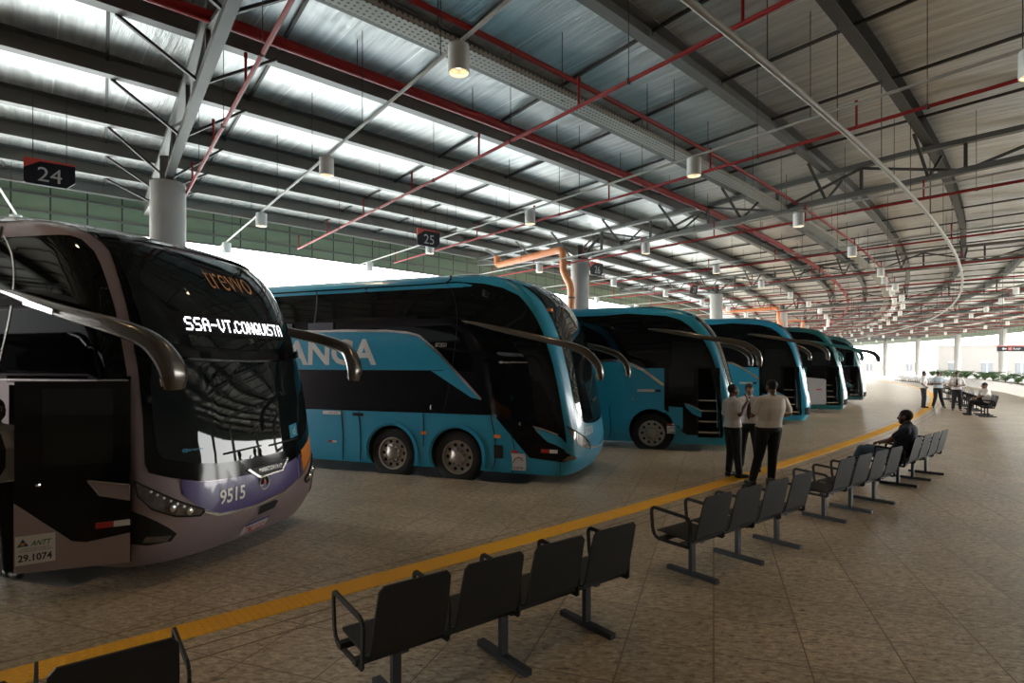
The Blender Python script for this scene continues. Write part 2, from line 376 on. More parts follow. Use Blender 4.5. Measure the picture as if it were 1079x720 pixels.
class Bus:
    def __init__(s, H=3.66, W=1.3, c=0.42, n=3.1, prof=None, z0=0.14, L=13.0, uc=1.55, tuck=0.06, rr=0.30):
        s.H=H; s.W=W; s.c=c; s.n=n; s.z0=z0; s.L=L; s.uc=uc; s.tuck=tuck; s.rr=rr
        s.prof=prof or [(0,-.24),(.14,-.16),(.35,-.02),(.6,0),(.9,-.03),(1.2,-.09),(1.6,-.16),(2.1,-.27),(2.5,-.38),(2.8,-.49),(3.1,-.66),(3.3,-.82),(3.45,-1.0),(3.55,-1.22),(3.62,-1.6),(3.68,-2.2)]
        s.dz=H-3.66
    def xf(s,z): return smooth_interp(z-s.dz*max(0,min(1,(z-1)/2)), s.prof)
    def w(s,z):
        W=s.W; z1=s.H-s.rr
        t=W-0.05*max(0,min(1,(z-2.2)/1.2))
        if z<0.5: t-=s.tuck*((0.5-z)/0.36)**2
        if z>z1:
            q=min(1,(z-z1)/(s.H-z1)); t-=0.42*(1-math.sqrt(max(0,1-q*q)))
        return t
    def S(s,u,z):
        a=abs(u); sg=-1 if u<0 else 1; w=s.w(z)
        if a<=s.uc:
            th=a/s.uc*PI/2; e=2.0/s.n
            y=w*math.sin(th)**e; x=-s.c*(1-max(0,math.cos(th))**e); fade=1
        else:
            y=w; x=-s.c-(a-s.uc); fade=max(0,1-(a-s.uc)/7.0)
        return Vector((x+s.xf(z)*fade, sg*y, z))
    def nrm(s,u,z):
        e=0.01
        z2=min(z,s.H-0.03)
        du=s.S(u+e,z2)-s.S(u-e,z2); dz=s.S(u,z2+e)-s.S(u,z2-e)
        v=du.cross(dz)
        if v.length<1e-9: return Vector((1,0,0))
        v.normalize()
        c=s.S(u,z2); 
        if v.dot(Vector((c.x+2.0,c.y,0.3)))<0: v=-v
        return v
    def u_side(s,x,z,sg=-1):
        lo,hi=0.0,s.uc+s.L+3
        for _ in range(36):
            m=(lo+hi)/2
            if s.S(m,z).x>x: lo=m
            else: hi=m
        return sg*(lo+hi)/2
    def u_front(s,y,z):
        w=s.w(z); t=min(0.9999,abs(y)/w); th=math.asin(t**(s.n/2)); return math.copysign(th/(PI/2)*s.uc,y)
    def conv(s,p,sg=-1):
        if p[0]=='f': return (s.u_front(p[1],p[2]),p[2])
        if p[0]=='F': return (s.u_front(-sg*p[1]*1.0,p[2]),p[2])
        if p[0]=='u': return (p[1],p[2])
        return (s.u_side(p[1],p[2],p[3] if len(p)>3 else sg),p[2])
    def place(s,u,z,off):
        return s.S(u,z)+s.nrm(u,z)*off
    def panel(s, name, pts, m, parent, off=0.006, cell=0.14, thick=0.0):
        """pts: list of ('s',x,z) / ('f',y,z); interpolated in (u,z)"""
        P=[]
        raw=list(pts)
        for i,p in enumerate(raw):
            q=raw[(i+1)%len(raw)]
            if p[0]==q[0] and p[0] in('s','f') and (len(p)<4 or (len(q)>3 and p[3]==q[3])):
                k=max(1,int(math.hypot(p[1]-q[1],p[2]-q[2])/0.2))
                for j in range(k):
                    t=j/k; P.append(s.conv((p[0],p[1]+(q[1]-p[1])*t,p[2]+(q[2]-p[2])*t)+tuple(p[3:])))
            else:
                a=s.conv(p); b=s.conv(q); k=max(1,int(math.dist(a,b)/0.2))
                for j in range(k):
                    t=j/k; P.append((a[0]+(b[0]-a[0])*t,a[1]+(b[1]-a[1])*t))
        bm=bmesh.new()
        f=bm.faces.new([bm.verts.new((p[0],p[1],0)) for p in P])
        bmesh.ops.triangulate(bm, faces=[f])
        us=[p[0] for p in P]; zs=[p[1] for p in P]
        for ax,lo,hi in ((0,min(us),max(us)),(1,min(zs),max(zs))):
            # fine cells where the body curves, coarse along the straight side
            t=math.floor(lo/cell)*cell+cell
            while t<hi-1e-4:
                if ax==1 or abs(t)<6 or int(round(t/cell))%5==0:
                    co=[0,0,0]; no=[0,0,0]; co[ax]=t; no[ax]=1
                    bmesh.ops.bisect_plane(bm, geom=bm.verts[:]+bm.edges[:]+bm.faces[:], dist=1e-5, plane_co=co, plane_no=no)
                t+=cell
        bmesh.ops.dissolve_degenerate(bm, dist=1e-5, edges=bm.edges[:])
        for v in bm.verts: v.co=s.place(v.co.x,v.co.y,off)
        bmesh.ops.triangulate(bm, faces=[f for f in bm.faces if len(f.verts)>4])
        for f in bm.faces: f.smooth=True
        bm.normal_update()
        me=bpy.data.meshes.new(name)
        # orient outward
        flip=[]
        for f in bm.faces:
            c=f.calc_center_median()
            ref=Vector((c.x+2.0 if c.x>-2 else 0,c.y*1.4,0.2))
            if f.normal.dot(ref)<0: flip.append(f)
        if flip: bmesh.ops.reverse_faces(bm, faces=flip)
        bm.to_mesh(me); bm.free(); me.materials.append(m)
        return link(bpy.data.objects.new(name,me),parent)
    def strip(s,name,line,width,m,parent,off=0.012,sg=None):
        """a narrow trim that follows a line of ('s'..)/('f'..) points"""
        P=[s.conv(p) for p in line]; Q=[]
        for a,b in zip(P,P[1:]):
            k=max(1,int(math.dist(a,b)/0.1))
            for j in range(k): t=j/k; Q.append((a[0]+(b[0]-a[0])*t,a[1]+(b[1]-a[1])*t))
        Q.append(P[-1]); g=G(); vs=[]
        for i,q in enumerate(Q):
            d=Vector((Q[min(i+1,len(Q)-1)][0]-Q[max(i-1,0)][0],Q[min(i+1,len(Q)-1)][1]-Q[max(i-1,0)][1])).normalized()
            nx,nz=-d.y*width/2,d.x*width/2
            for sgn,o_ in ((-1,0.0),(-1,off),(1,off),(1,0.0)): vs.append(s.place(q[0]+nx*sgn,q[1]+nz*sgn,o_))
        fs=[]
        for i in range(len(Q)-1):
            for j in range(3): fs.append((i*4+j,i*4+j+1,(i+1)*4+j+1,(i+1)*4+j))
        fs.append((0,1,2,3)); fs.append(tuple(4*(len(Q)-1)+j for j in (3,2,1,0)))
        return mesh_obj(name,vs,fs,m,parent)
    def text(s,name,polys,m,parent,side=None,front=None,off=0.016,sg=-1):
        """side=(x_left,z_base): reads towards +x on the right-hand side; front=(y_start,z_base): reads towards +y"""
        vs,fs=polys; out=[]
        for (a,b) in vs:
            if side: u=s.u_side(side[0]+a,side[1]+b,-1); out.append(s.place(u,side[1]+b,off))
            else: u=s.u_front(front[0]+a,front[1]+b); out.append(s.place(u,front[1]+b,off))
        return mesh_obj(name,out,fs,m,parent)
    def body(s, m, parent, arches, cuts, name='body'):
        us=[]; u=0
        fr=list(np.linspace(0,s.uc,26))
        rest=list(np.arange(s.uc+0.15,s.uc+3,0.15))+list(np.arange(s.uc+3,s.uc+s.L-s.c,0.6))+[s.uc+s.L-s.c]
        pos=fr+rest; us=[-q for q in pos[::-1]]+pos[1:]
        zs=list(np.linspace(s.z0,s.H-s.rr,30))+[s.H-s.rr*(1-math.sin(t)) for t in np.linspace(0,PI/2,12)[1:]]
        nu=len(us); vs=[]; fs=[]
        for z in zs:
            for u in us: vs.append(s.S(u,z))
        for i in range(len(zs)-1):
            for j in range(nu-1):
                a=i*nu+j; fs.append((a,a+1,a+nu+1,a+nu))
            a=i*nu+nu-1; fs.append((a,i*nu,(i+1)*nu,a+nu))   # rear
        # caps: strips across
        for (row,flip) in ((0,True),(len(zs)-1,False)):
            b=row*nu; c=(nu-1)//2
            for k in range(c):
                l1,r1=b+c-k,b+c+k; l2,r2=b+c-k-1,b+c+k+1
                f=(l1,l2,r2,r1) if k>0 else (l1,l2,r2)
                fs.append(f[::-1] if flip else f)
        bm=bmesh.new(); 
        V=[bm.verts.new(v) for v in vs]
        for f in fs:
            try: bm.faces.new([V[i] for i in f])
            except ValueError: pass
        bmesh.ops.recalc_face_normals(bm, faces=bm.faces)
        me=bpy.data.meshes.new(name); bm.to_mesh(me); bm.free(); me.materials.append(m); me.materials.append(M_interior)
        o=link(bpy.data.objects.new(name,me))
        cutters=[]
        for (ax,az,r) in arches:
            for sg in (-1,1):
                g=G(); prof=[(r,-0.36),(r,0.36)]
                g.lathe(prof,(ax,sg*(s.W-0.12),az),'y',40)
                k=len(g.v); cutters.append(g.obj('cut',M_interior))
        for (c,d) in cuts:
            g=G(); g.box(c,d); cutters.append(g.obj('cut',M_interior))
        for c in cutters:
            c.data.materials.clear(); c.data.materials.append(m); c.data.materials.append(M_interior)
            c.data.polygons.foreach_set('material_index',[1]*len(c.data.polygons))
            b2=bmesh.new(); b2.from_mesh(c.data); bmesh.ops.recalc_face_normals(b2,faces=b2.faces); b2.to_mesh(c.data); b2.free()
        boolean_cut(o,cutters)
        o.parent=parent
        o.data.polygons.foreach_set('use_smooth',[True]*len(o.data.polygons))
        o.data.set_sharp_from_angle(angle=R(35))
        return o

def make_wheel(parent, x, y, z, r, sg):
    g=G(); w=0.14
    prof=[(r*0.60,-w),(r*0.80,-w-0.015),(r*0.95,-w+0.01),(r,-w*0.6),(r,w*0.6),(r*0.95,w-0.01),(r*0.8,w+0.015),(r*0.60,w)]
    g.lathe(prof,(x,y,z),'y',36,cap=False); t=g.obj('wheel',M_rubber,parent,True,40)
    # rim: dished disc with round holes
    g=G(); o=sg; f=w
    g.lathe([(r*0.62,o*(f-0.05)),(r*0.62,o*(f+0.012)),(r*0.56,o*(f+0.012)),(r*0.53,o*(f-0.045)),(r*0.40,o*(f-0.055)),(r*0.26,o*(f-0.02)),(r*0.22,o*(f+0.03)),(r*0.12,o*(f+0.05)),(0.01,o*(f+0.052))],(x,y,z),'y',36)
    n0=len(g.f)
    for k in range(10):
        a=2*PI*k/10; c=(x+r*.455*math.cos(a),y,z+r*.455*math.sin(a))
        g.lathe([(r*0.065,o*(f-0.052)),(r*0.065,o*(f-0.040)),(0.004,o*(f-0.040))],c,'y',12)
    n1=len(g.f)
    for k in range(10):
        a=2*PI*(k+.5)/10; c=(x+r*.30*math.cos(a),y,z+r*.30*math.sin(a))
        g.lathe([(r*0.032,o*(f-0.03)),(r*0.028,o*(f+0.022)),(0.003,o*(f+0.026))],c,'y',8)
    rim=mesh_obj('rim',g.v,g.f,None,t,True,mats=[M_alu,M_under,M_chrome],midx=[0]*n0+[1]*(n1-n0)+[2]*(len(g.f)-n1))
    rim.data.set_sharp_from_angle(angle=R(40))
    return t

def loft(name, stations, m, parent, n=20, e=2.6, angle=60):
    """stations: (centre, side_vector, up_vector, half_w, half_h) super-elliptic tube"""
    vs=[]; fs=[]
    for (c,a,b,w,h) in stations:
        c=Vector(c); a=Vector(a).normalized(); b=Vector(b).normalized()
        for k in range(n):
            t=2*PI*k/n; ct,st=math.cos(t),math.sin(t)
            vs.append(c+a*w*math.copysign(abs(ct)**(2/e),ct)+b*h*math.copysign(abs(st)**(2/e),st))
    for i in range(len(stations)-1):
        for k in range(n):
            p=i*n+k; q=i*n+(k+1)%n; fs.append((p,q,q+n,p+n))
    fs.append(tuple(range(n))[::-1]); fs.append(tuple((len(stations)-1)*n+k for k in range(n)))
    bm=bmesh.new(); V=[bm.verts.new(v) for v in vs]
    for f in fs: bm.faces.new([V[i] for i in f])
    return bm_obj(name,bm,m,parent,True,angle)

def mirror_arm(B, parent, m, sg, pts, face=True):
    """horn mirror arm: pts (x, outward offset, z, half width, half height)"""
    P=[]
    # Catmull-Rom resample
    ctl=[np.array(p,float) for p in pts]
    for i in range(len(ctl)-1):
        p0=ctl[max(i-1,0)];p1=ctl[i];p2=ctl[i+1];p3=ctl[min(i+2,len(ctl)-1)]
        for k in range(6):
            t=k/6; P.append(0.5*((2*p1)+(-p0+p2)*t+(2*p0-5*p1+4*p2-p3)*t*t+(-p0+3*p1-3*p2+p3)*t**3))
    P.append(ctl[-1])
    st=[]
    for i,p in enumerate(P):
        q=P[min(i+1,len(P)-1)]; r=P[max(i-1,0)]
        d=Vector((q[0]-r[0],sg*(q[1]-r[1]),q[2]-r[2])).normalized()
        side=Vector((0,1,0)); side=(side-d*side.dot(d)).normalized(); up=d.cross(side)
        st.append(((p[0],sg*p[1],p[2]),side,up,p[3],p[4]))
    arm=loft('mirror_arm',st,m,parent)
    if face:
        a=Vector(st[-1][0]); b=Vector(st[-7][0]); d=(a-b).normalized()
        g=G(); c=(a+b)/2+Vector((-st[-3][4]-0.004,0,0))
        g.bar(a+Vector((-st[-2][4]*0.9,0,0))-d*0.03,b+Vector((-st[-7][4]*0.95,0,0))+d*0.02,st[-3][3]*1.5,0.03,up=(1,0,0))
        g.obj('mirror_glass',M_chrome,arm)
    return arm

ARM = [(-2.15,1.285,2.79,.012,.012),(-1.9,1.31,2.74,.03,.035),(-1.3,1.37,2.60,.045,.055),(-0.7,1.44,2.46,.05,.06),(-0.2,1.47,2.34,.055,.062),(0.12,1.45,2.22,.065,.07),(0.30,1.40,2.04,.085,.07),(0.36,1.37,1.88,.095,.06),(0.36,1.36,1.76,.08,.045)]
TOPPROF=None

def front_mask(B,root,d,m,k=0.0):
    L=[(-1.60,3.585),(-1.353,3.49),(-1.0,3.32),(-.85,3.18),(-.80,3.09),(-.745,2.736),(-.70,2.244),(-.686,1.757),(-.70,1.273),(-.62,1.08),(-.3,.98),(0,.94)]
    L=[(a-k*min(1,max(0,1.4+a)*2) if a<-.4 else a,b+d*max(0,min(1,(b-1)/2))) for a,b in L]
    P=[('s',-2.54,3.62+d)]+[('u',a,b) for a,b in L]+[('u',-a,b) for a,b in L[:-1][::-1]]+[('s',-2.54,3.62+d,1),('f',.7,3.645+d),('f',-.7,3.645+d)]
    B.panel('front_mask',P,m,root,off=.004)
    W1=[(a+.05,b) for a,b in L if 1.2<b<3.15+d]
    W1=[(W1[0][0]+.02,3.12+d)]+W1+[(-.55,1.13),(-.3,1.05),(0,1.02)]
    return W1
def windshields(B,root,W1,split=None):
    if split:
        U=[p for p in W1 if p[1]>split+.1]+[(W1[4][0],split+.06)]; Lo=[(W1[4][0],split-.06)]+[p for p in W1 if p[1]<split-.1]
        B.panel('upper_windshield',[('u',a,b) for a,b in U]+[('u',0,split+.04)]+[('u',-a,b) for a,b in U[::-1]]+[('f',.4,U[0][1]+.16),('f',-.4,U[0][1]+.16)],M_wglass,root,off=.010)
        B.panel('lower_windshield',[('u',a,b) for a,b in Lo]+[('u',-a,b) for a,b in Lo[:-1][::-1]]+[('u',0,split-.10)],M_wglass,root,off=.010)
    else:
        B.panel('windshield',[('u',a,b) for a,b in W1]+[('u',-a,b) for a,b in W1[:-1][::-1]]+[('f',.4,W1[0][1]+.14),('f',-.4,W1[0][1]+.14)],M_wglass,root,off=.010)
def side_common(B, root, paint, glass_top, right_edge, belt, diag, far=-1):
    """black glazing skin of the near side; all x/z in metres on the side"""
    pass

def seams(B,root,lines,m=None):
    for ln in lines: B.strip('panel_seam',[('s',)+p for p in ln],0.012,M_under,root,off=0.009)

def small_text(B,name,txt,w,h,x,z,m,root):
    B.text(name,text_polys(txt,w,h),m,root,side=(x,z),off=0.018)
BUSES={}
def bus_root(name,label,N,hd,group='buses parked nose in at the platform'):
    BUSES[name]=(N,hd)
    return thing(name,label,'bus',(N[0],N[1],0.0),R(90-hd),group)

def double_deck_front(B,root,band=M_blk):
    pass

def far_side(B,root,glass_pts):
    # the same glazing on the side turned away
    B.panel('side_glazing',[('s',p[0],p[1],1) for p in glass_pts],M_glass,root)

# ---------- bus 2 : large turquoise double-axle coach
def make_lane_coach(N,hd):
    B=Bus(H=3.68)
    t=bus_root('coach_bus','large turquoise coach with white capital letters on its side and twin front axles',N,hd)
    wz=0.38
    B.body(M_teal,t,[(-2.25,wz,.50),(-3.60,wz,.50),(-10.6,wz,.52)],[])
    gp=[(-12.9,3.50),(-2.6,3.49),(-1.9,3.44),(-1.47,3.34),(-1.2,3.2),(-1.0,3.02),(-.85,2.75),(-.73,2.5),(-.60,2.1),(-.52,1.7),(-.47,1.3),(-.46,1.0),(-.62,0.98),(-.80,0.98),(-.6,.85),(-.30,.72),(-.06,.60),(0.0,.50),(-.06,.44),(-.29,.40),(-.87,.43),(-1.52,1.13),(-12.9,1.13)]
    gp=[('s',-12.9,3.48),('s',-3.0,3.49),('u',-2.472,3.502),('u',-1.944,3.435),('u',-1.66,3.34),('u',-1.49,3.187),('u',-1.39,2.887),('u',-1.30,2.528),('u',-1.235,2.0),('u',-1.225,1.445),('u',-1.235,.97),('u',-1.235,.66),('s',-.25,.56),('s',-.12,.44),('s',-.29,.38),('s',-.87,.43),('s',-1.52,1.13),('s',-12.9,1.13)]
    B.panel('side_glazing',gp,M_glass,t)
    far_side(B,t,[(-12.9,3.50),(-2.6,3.49),(-1.5,3.36),(-.95,3.06),(-.65,2.6),(-.43,1.76),(-.39,1.3),(-.87,1.13),(-12.9,1.13)])
    lv=B.panel('livery_panel',[('s',)+p for p in [(-12.9,2.6),(-5.8,2.64),(-4.6,2.64),(-3.7,2.615),(-3.3,2.585),(-3.0,2.50),(-2.6,2.19),(-1.78,1.40),(-1.95,1.43),(-2.75,1.90),(-12.9,1.90)]],M_teal,t,off=.011)
    B.strip('livery_seam',[('s',-12.9,1.905),('s',-2.5,1.905)],.012,M_under,lv,off=.015)
    B.strip('chrome_trim',[('s',-12.8,2.63),('s',-5.8,2.67),('s',-4.6,2.665),('s',-3.7,2.64),('s',-3.25,2.60),('s',-3.0,2.54),('s',-2.6,2.23),('s',-1.76,1.40)],.045,M_chrome,t,off=.02)
    # BRANCA : the part in view reads ...ANCA
    B.text('lettering',text_polys('BRANCA',2.95,.50,bold=.028,spacing=1.0),M_bwhite,lv,side=(-6.86,2.0),off=.016)
    small_text(B,'lettering','8T2GU',.22,.07,-2.66,2.33,M_sticker,t)
    small_text(B,'lettering','@aguiabranca',.52,.04,-1.42,2.03,M_sticker,t)
    # window posts and curtains inside the big glass
    seams(B,t,[[(-2.50,1.14),(-2.50,3.49)],[(-2.50,3.49),(-2.50,3.66)],[(-1.58,1.12),(-1.58,.16)],[(-1.21,.88),(-1.21,.15)],[(-.36,.42),(-.36,.17)],[(-2.92,.52),(-2.92,1.12)],[(-4.32,.18),(-4.32,1.12)],[(-4.72,.18),(-4.72,1.12)],[(-7.5,.18),(-7.5,1.12)]])
    B.strip('window_post',[('s',-5.4,2.72),('s',-5.35,3.45)],.03,M_interior,t,off=.012)
    # wheel arch lips
    for wx in (-2.25,-3.60):
        line=[('s',wx+.56*math.cos(a),wz+.56*math.sin(a)) for a in np.linspace(R(-18),R(198),20)]
        B.strip('wheel_arch_lip',line,.05,M_teal,t,off=.022)
    for wx in (-2.25,-3.60,-10.6):
        for sg in (-1,1): make_wheel(t,wx,sg*1.10,wz-.03,.49,sg)
    # front: A pillar stays turquoise, then glass


    windshields(B,t,front_mask(B,t,0.02,M_blk),2.2)


    hl=B.panel('headlight',[('u',a,b) for a,b in ((-1.16,.97),(-1.104,.935),(-.773,.86),(-.5,.76),(-.293,.64),(-.245,.54),(-.45,.56),(-.7,.63),(-.928,.74),(-1.1,.88))],M_lampgl,t,off=.016)
    B.strip('headlight_bezel',[('u',a,b) for a,b in ((-1.16,.975),(-.773,.865),(-.5,.765),(-.293,.645),(-.24,.53))],.02,M_under,hl,off=.022)
    B.panel('headlight',[('f',.85,.66),('f',1.0,.78),('f',1.18,.90),('f',1.1,.66),('f',.9,.58),('f',.78,.58)],M_lampgl,t,off=.016)
    B.strip('chrome_trim',[('f',-.78,.60),('f',-.4,.53),('f',0,.50),('f',.4,.53),('f',.78,.60)],.03,M_chrome,t,off=.02)
    B.text('fleet_number',text_polys('51210',.48,.14,bold=.02,shear=.2),M_sticker,t,front=(-.75,.78))
    # blue wing piercing the black door area, with a chrome upper edge
    fin=B.panel('wing_trim',[('s',-.79,.965),('s',-.33,.80),('s',-.20,.66),('f',-1.12,.52),('f',-1.10,.46),('s',-.14,.48),('s',-.30,.62),('s',-.55,.72),('s',-.70,.85)],M_teal,t,off=.014)
    B.strip('chrome_trim',[('s',-.70,.86),('s',-.79,.97),('s',-.55,.905),('s',-.36,.84)],.022,M_chrome,t,off=.024)
    B.panel('fog_light',[('s',-.30,.405),('s',-.10,.42),('f',-1.13,.47),('s',-.14,.50),('s',-.22,.48)],M_lampgl,t,off=.014)
    B.panel('reflector_tape',[('s',-.66,.53),('s',-.52,.53),('s',-.52,.59),('s',-.66,.59)],M_redl,t,off=.016)
    B.panel('reflector_tape',[('s',-.51,.53),('s',-.37,.53),('s',-.37,.59),('s',-.51,.59)],M_sticker,t,off=.016)
    B.panel('reflector_tape',[('s',-1.20,.50),('s',-1.07,.50),('s',-1.07,.54),('s',-1.20,.54)],M_redl,t,off=.012)
    B.panel('reflector_tape',[('s',-5.02,.50),('s',-4.92,.50),('s',-4.92,.54),('s',-5.02,.54)],M_redl,t,off=.012)
    B.panel('reflector_tape',[('s',-4.92,.50),('s',-4.82,.50),('s',-4.82,.54),('s',-4.92,.54)],M_sticker,t,off=.012)
    stk=B.panel('permit_sticker',[('s',-1.20,.20),('s',-.95,.20),('s',-.95,.49),('s',-1.20,.49)],M_sticker,t,off=.012)
    B.text('lettering',text_polys('12.0709',.18,.04,bold=.01),M_ink,stk,side=(-1.17,.225),off=.018)
    B.strip('emblem_arc',[('s',-1.17,.33),('s',-1.13,.40),('s',-1.07,.43),('s',-1.01,.41),('s',-.99,.37)],.012,M_ink,stk,off=.018)
    B.panel('fuel_flap',[('s',-1.52,.39),('s',-1.35,.39),('s',-1.35,.62),('s',-1.52,.62)],M_under,t,off=.012)
    for x in (-1.45,-2.90): B.panel('marker_lamp',[('s',x-.06,.74),('s',x+.06,.74),('s',x+.06,.80),('s',x-.06,.80)],M_amber,t,off=.02)
    lp=B.panel('information_label',[('s',-5.15,1.045),('s',-4.72,1.045),('s',-4.72,1.11),('s',-5.15,1.11)],M_sticker,t,off=.012)
    B.text('lettering',text_polys('VIACAO AGUIA',.2,.03),M_ink,lp,side=(-5.0,1.06),off=.018)
    B.panel('socket_plate',[('s',-4.45,1.03),('s',-4.20,1.03),('s',-4.20,1.09),('s',-4.45,1.09)],M_under,t,off=.012)
    g=G(); g.tube([(-1.03,-1.315,1.03),(-1.03,-1.34,1.03),(-1.03,-1.34,.98)],.012); g.tube([(-2.74,-1.31,1.28),(-2.74,-1.335,1.28),(-2.74,-1.335,1.2)],.014); g.obj('door_handle',M_chrome,t)
    for sg in (-1,1): mirror_arm(B,t,M_bronze,sg,[(p[0],p[1],p[2],p[3]*.95,p[4]*.95) for p in ARM])
    g=G(); g.box((0,0,0),(.08,.10,.05)); o=g.obj('marker_lamp',M_amber,t); o.location=B.place(B.u_front(-.95,2.95),2.95,.02)
    # seats backs and curtain seen through the side glass
    g=G()
    for x in (-6.2,-5.2): g.box((x,-1.318,2.76),(.6,.006,.14))
    g.obj('window_curtain',mat('grey_curtain',(.10,.10,.13),.8) if 'grey_curtain' not in MATS else MATS['grey_curtain'],t)
    return t
make_lane_coach((1.57,10.56),110.8)

# ---------- bus 1 : purple-grey double decker with the door swung out
def make_display_bus(N,hd):
    B=Bus(H=3.60,W=1.28,c=0.58,n=2.8,uc=1.6,rr=.36,prof=[(0,-.30),(.14,-.20),(.35,-.05),(.6,0),(1.0,-.05),(1.57,-.14),(2.06,-.25),(2.43,-.36),(2.75,-.50),(3.0,-.66),(3.2,-.86),(3.36,-1.12),(3.48,-1.5),(3.56,-2.0),(3.62,-2.8)])
    B.dz=0
    t=bus_root('double_decker_bus','mauve grey double decker showing a lit SSA-VT.CONQUISTA destination, with purple and orange front',N,hd)
    wz=.36
    B.body(M_mauve,t,[(-3.2,wz,.5),(-4.5,wz,.5)],[((-1.25,-1.1,1.0),(1.3,.9,1.62))])
    # side glass
    gp=[('s',-12.9,3.25),('s',-2.09,3.257),('u',-1.549,3.243),('u',-1.22,3.24),('u',-1.13,3.20),('u',-1.10,3.08),('u',-1.14,2.845),('u',-1.155,2.644),('u',-1.165,2.306),('u',-1.18,1.983),('u',-1.185,1.86),('s',-12.9,1.86)]
    B.panel('side_glazing',gp,M_glass,t)
    B.panel('door_surround',[('s',)+p for p in [(-.47,1.90),(-.42,1.3),(-.38,.45),(-.60,.30),(-.60,1.84),(-1.92,1.84),(-1.92,1.90)]],M_blk,t)
    far_side(B,t,[(-12.9,3.25),(-1.5,3.24),(-1.1,3.0),(-.8,2.2),(-.8,1.86),(-12.9,1.86)])
    B.strip('window_post',[('s',-2.04,3.28),('s',-2.06,1.9)],.02,M_chrome,t,off=.012)
    B.strip('chrome_trim',[('s',-12,1.86),('s',-.48,1.86)],.018,M_chrome,t,off=.014)
    B.panel('curved_side_trim',[('s',)+p for p in [(-3.6,2.72),(-2.1,2.74),(-1.5,2.72),(-.9,2.60),(-.78,2.54),(-1.2,2.58),(-2.1,2.58),(-3.6,2.5)]],M_blk,t,off=.016)
    # black front mask, then the two windshields
    ml=[(-2.3,3.44),(-1.593,3.43),(-1.117,3.405),(-1.0,3.36),(-.935,3.28),(-.905,3.18),(-.91,3.096),(-.98,2.853),(-1.0,2.65),(-1.025,2.308),(-1.035,1.98),(-1.075,1.52),(-1.12,1.10),(-1.08,1.02),(-.836,.955),(-.542,.88),(-.2,.845),(0,.84)]
    mk=[('u',a,b) for a,b in ml]+[('u',-a,b) for a,b in ml[:-1][::-1]]+[('u',1.5,3.55),('u',.4,3.58),('u',-.4,3.58),('u',-1.5,3.55)]
    mask=B.panel('front_mask',mk,M_blk,t,off=.006)
    B.panel('upper_windshield',[('f',-1.02,3.08),('f',-1.05,2.6),('f',-1.05,2.28),('f',-.8,2.20),('f',0,2.16),('f',.8,2.20),('f',1.14,2.28),('f',1.14,2.6),('f',1.08,3.08),('f',.7,3.20),('f',0,3.24),('f',-.7,3.20)],M_wglass,t,off=.012)
    wl=[(-.86,2.05),(-.93,1.8),(-.96,1.5),(-.96,1.22),(-.90,1.14),(-.6,1.06),(-.335,1.02),(0,1.0)]
    B.panel('lower_windshield',[('u',a,b) for a,b in wl]+[('u',-a,b) for a,b in wl[:-1][::-1]]+[('f',.5,2.03),('f',0,2.03),('f',-.5,2.03)],M_wglass,t,off=.012)
    B.strip('windshield_divider',[('f',-1.14,2.14),('f',-1.0,2.12),('f',-.5,2.09),('f',0,2.08),('f',.5,2.09),('f',1.0,2.12),('f',1.20,2.14)],.075,M_blk,t,off=.045)
    B.strip('roof_front_cap',[('f',-1.0,3.26),('f',-.5,3.30),('f',0,3.31),('f',.5,3.30),('f',1.0,3.26)],.04,M_blk,t,off=.02)
    # destination board and lettering
    bd=B.panel('destination_board',[('f',-.83,2.30),('f',.80,2.30),('f',.80,2.53),('f',-.83,2.53)],M_ledback,t,off=.016)
    B.text('lettering',led_polys('SSA-VT.CONQUISTA',1.42,.135),M_ledtxt,bd,front=(-.68,2.345),off=.022)
    B.text('lettering',text_polys('trevvo',.66,.21,bold=-.012,shear=-.1),M_orangetx,mask,front=(-.20,2.83),off=.020)
    # lower front
    pu=B.panel('purple_panel',[('u',-.735,.93),('u',-.54,.875),('u',-.35,.85),('u',0,.84),('f',.4,.86),('f',.62,.90),('f',.61,.66),('f',.3,.56),('f',-.1,.515),('u',-.317,.515),('u',-.55,.625),('u',-.74,.80)],M_purple,t,off=.010)
    B.panel('purple_panel',[('f',.64,.91),('f',.70,.93),('f',.69,.70),('f',.63,.67)],M_purple,t,off=.010)
    B.panel('orange_panel',[('f',.73,.965),('f',.95,1.05),('f',1.20,1.26),('f',1.22,.98),('f',1.05,.84),('f',.72,.66)],M_borange,t,off=.010)
    B.text('fleet_number',text_polys('9515',.31,.14,bold=.02,shear=.12),M_bwhite,pu,front=(-.60,.615),off=.018)
    g=G()
    for k in range(3):
        a=PI/2+2*PI*k/3
        g.add([(0,0,0),(math.cos(a-.35)*.028,math.sin(a-.35)*.028,.004),(math.cos(a)*.07,math.sin(a)*.07,0),(math.cos(a+.35)*.028,math.sin(a+.35)*.028,.004)],[(0,1,2,3)])
    g.lathe([(.078,0),(.078,.006),(.068,.006),(.068,0)],(0,0,0),'z',24)
    em=g.obj('star_emblem',M_chrome,pu); em.location=B.place(0.0,.72,.012)
    em.rotation_euler=(PI/2,0,PI/2)
    g=G(); g.lathe([(.022,0),(.018,.012),(.002,.014)],(0,0,0),'z',16); o=g.obj('emblem_centre',M_redl,em)
    # grille insert under the windshield
    gr=B.panel('grille_insert',[('f',-.22,.895),('f',.42,.915),('f',.30,.80),('f',-.06,.785)],M_interior,t,off=.016)
    B.strip('chrome_trim',[('f',-.22,.895),('f',-.06,.785),('f',.30,.80),('f',.42,.915)],.02,M_chrome,gr,off=.022)
    B.text('lettering',text_polys('MARCOPOLO',.36,.045),M_chrome,gr,front=(-.06,.835),off=.020)
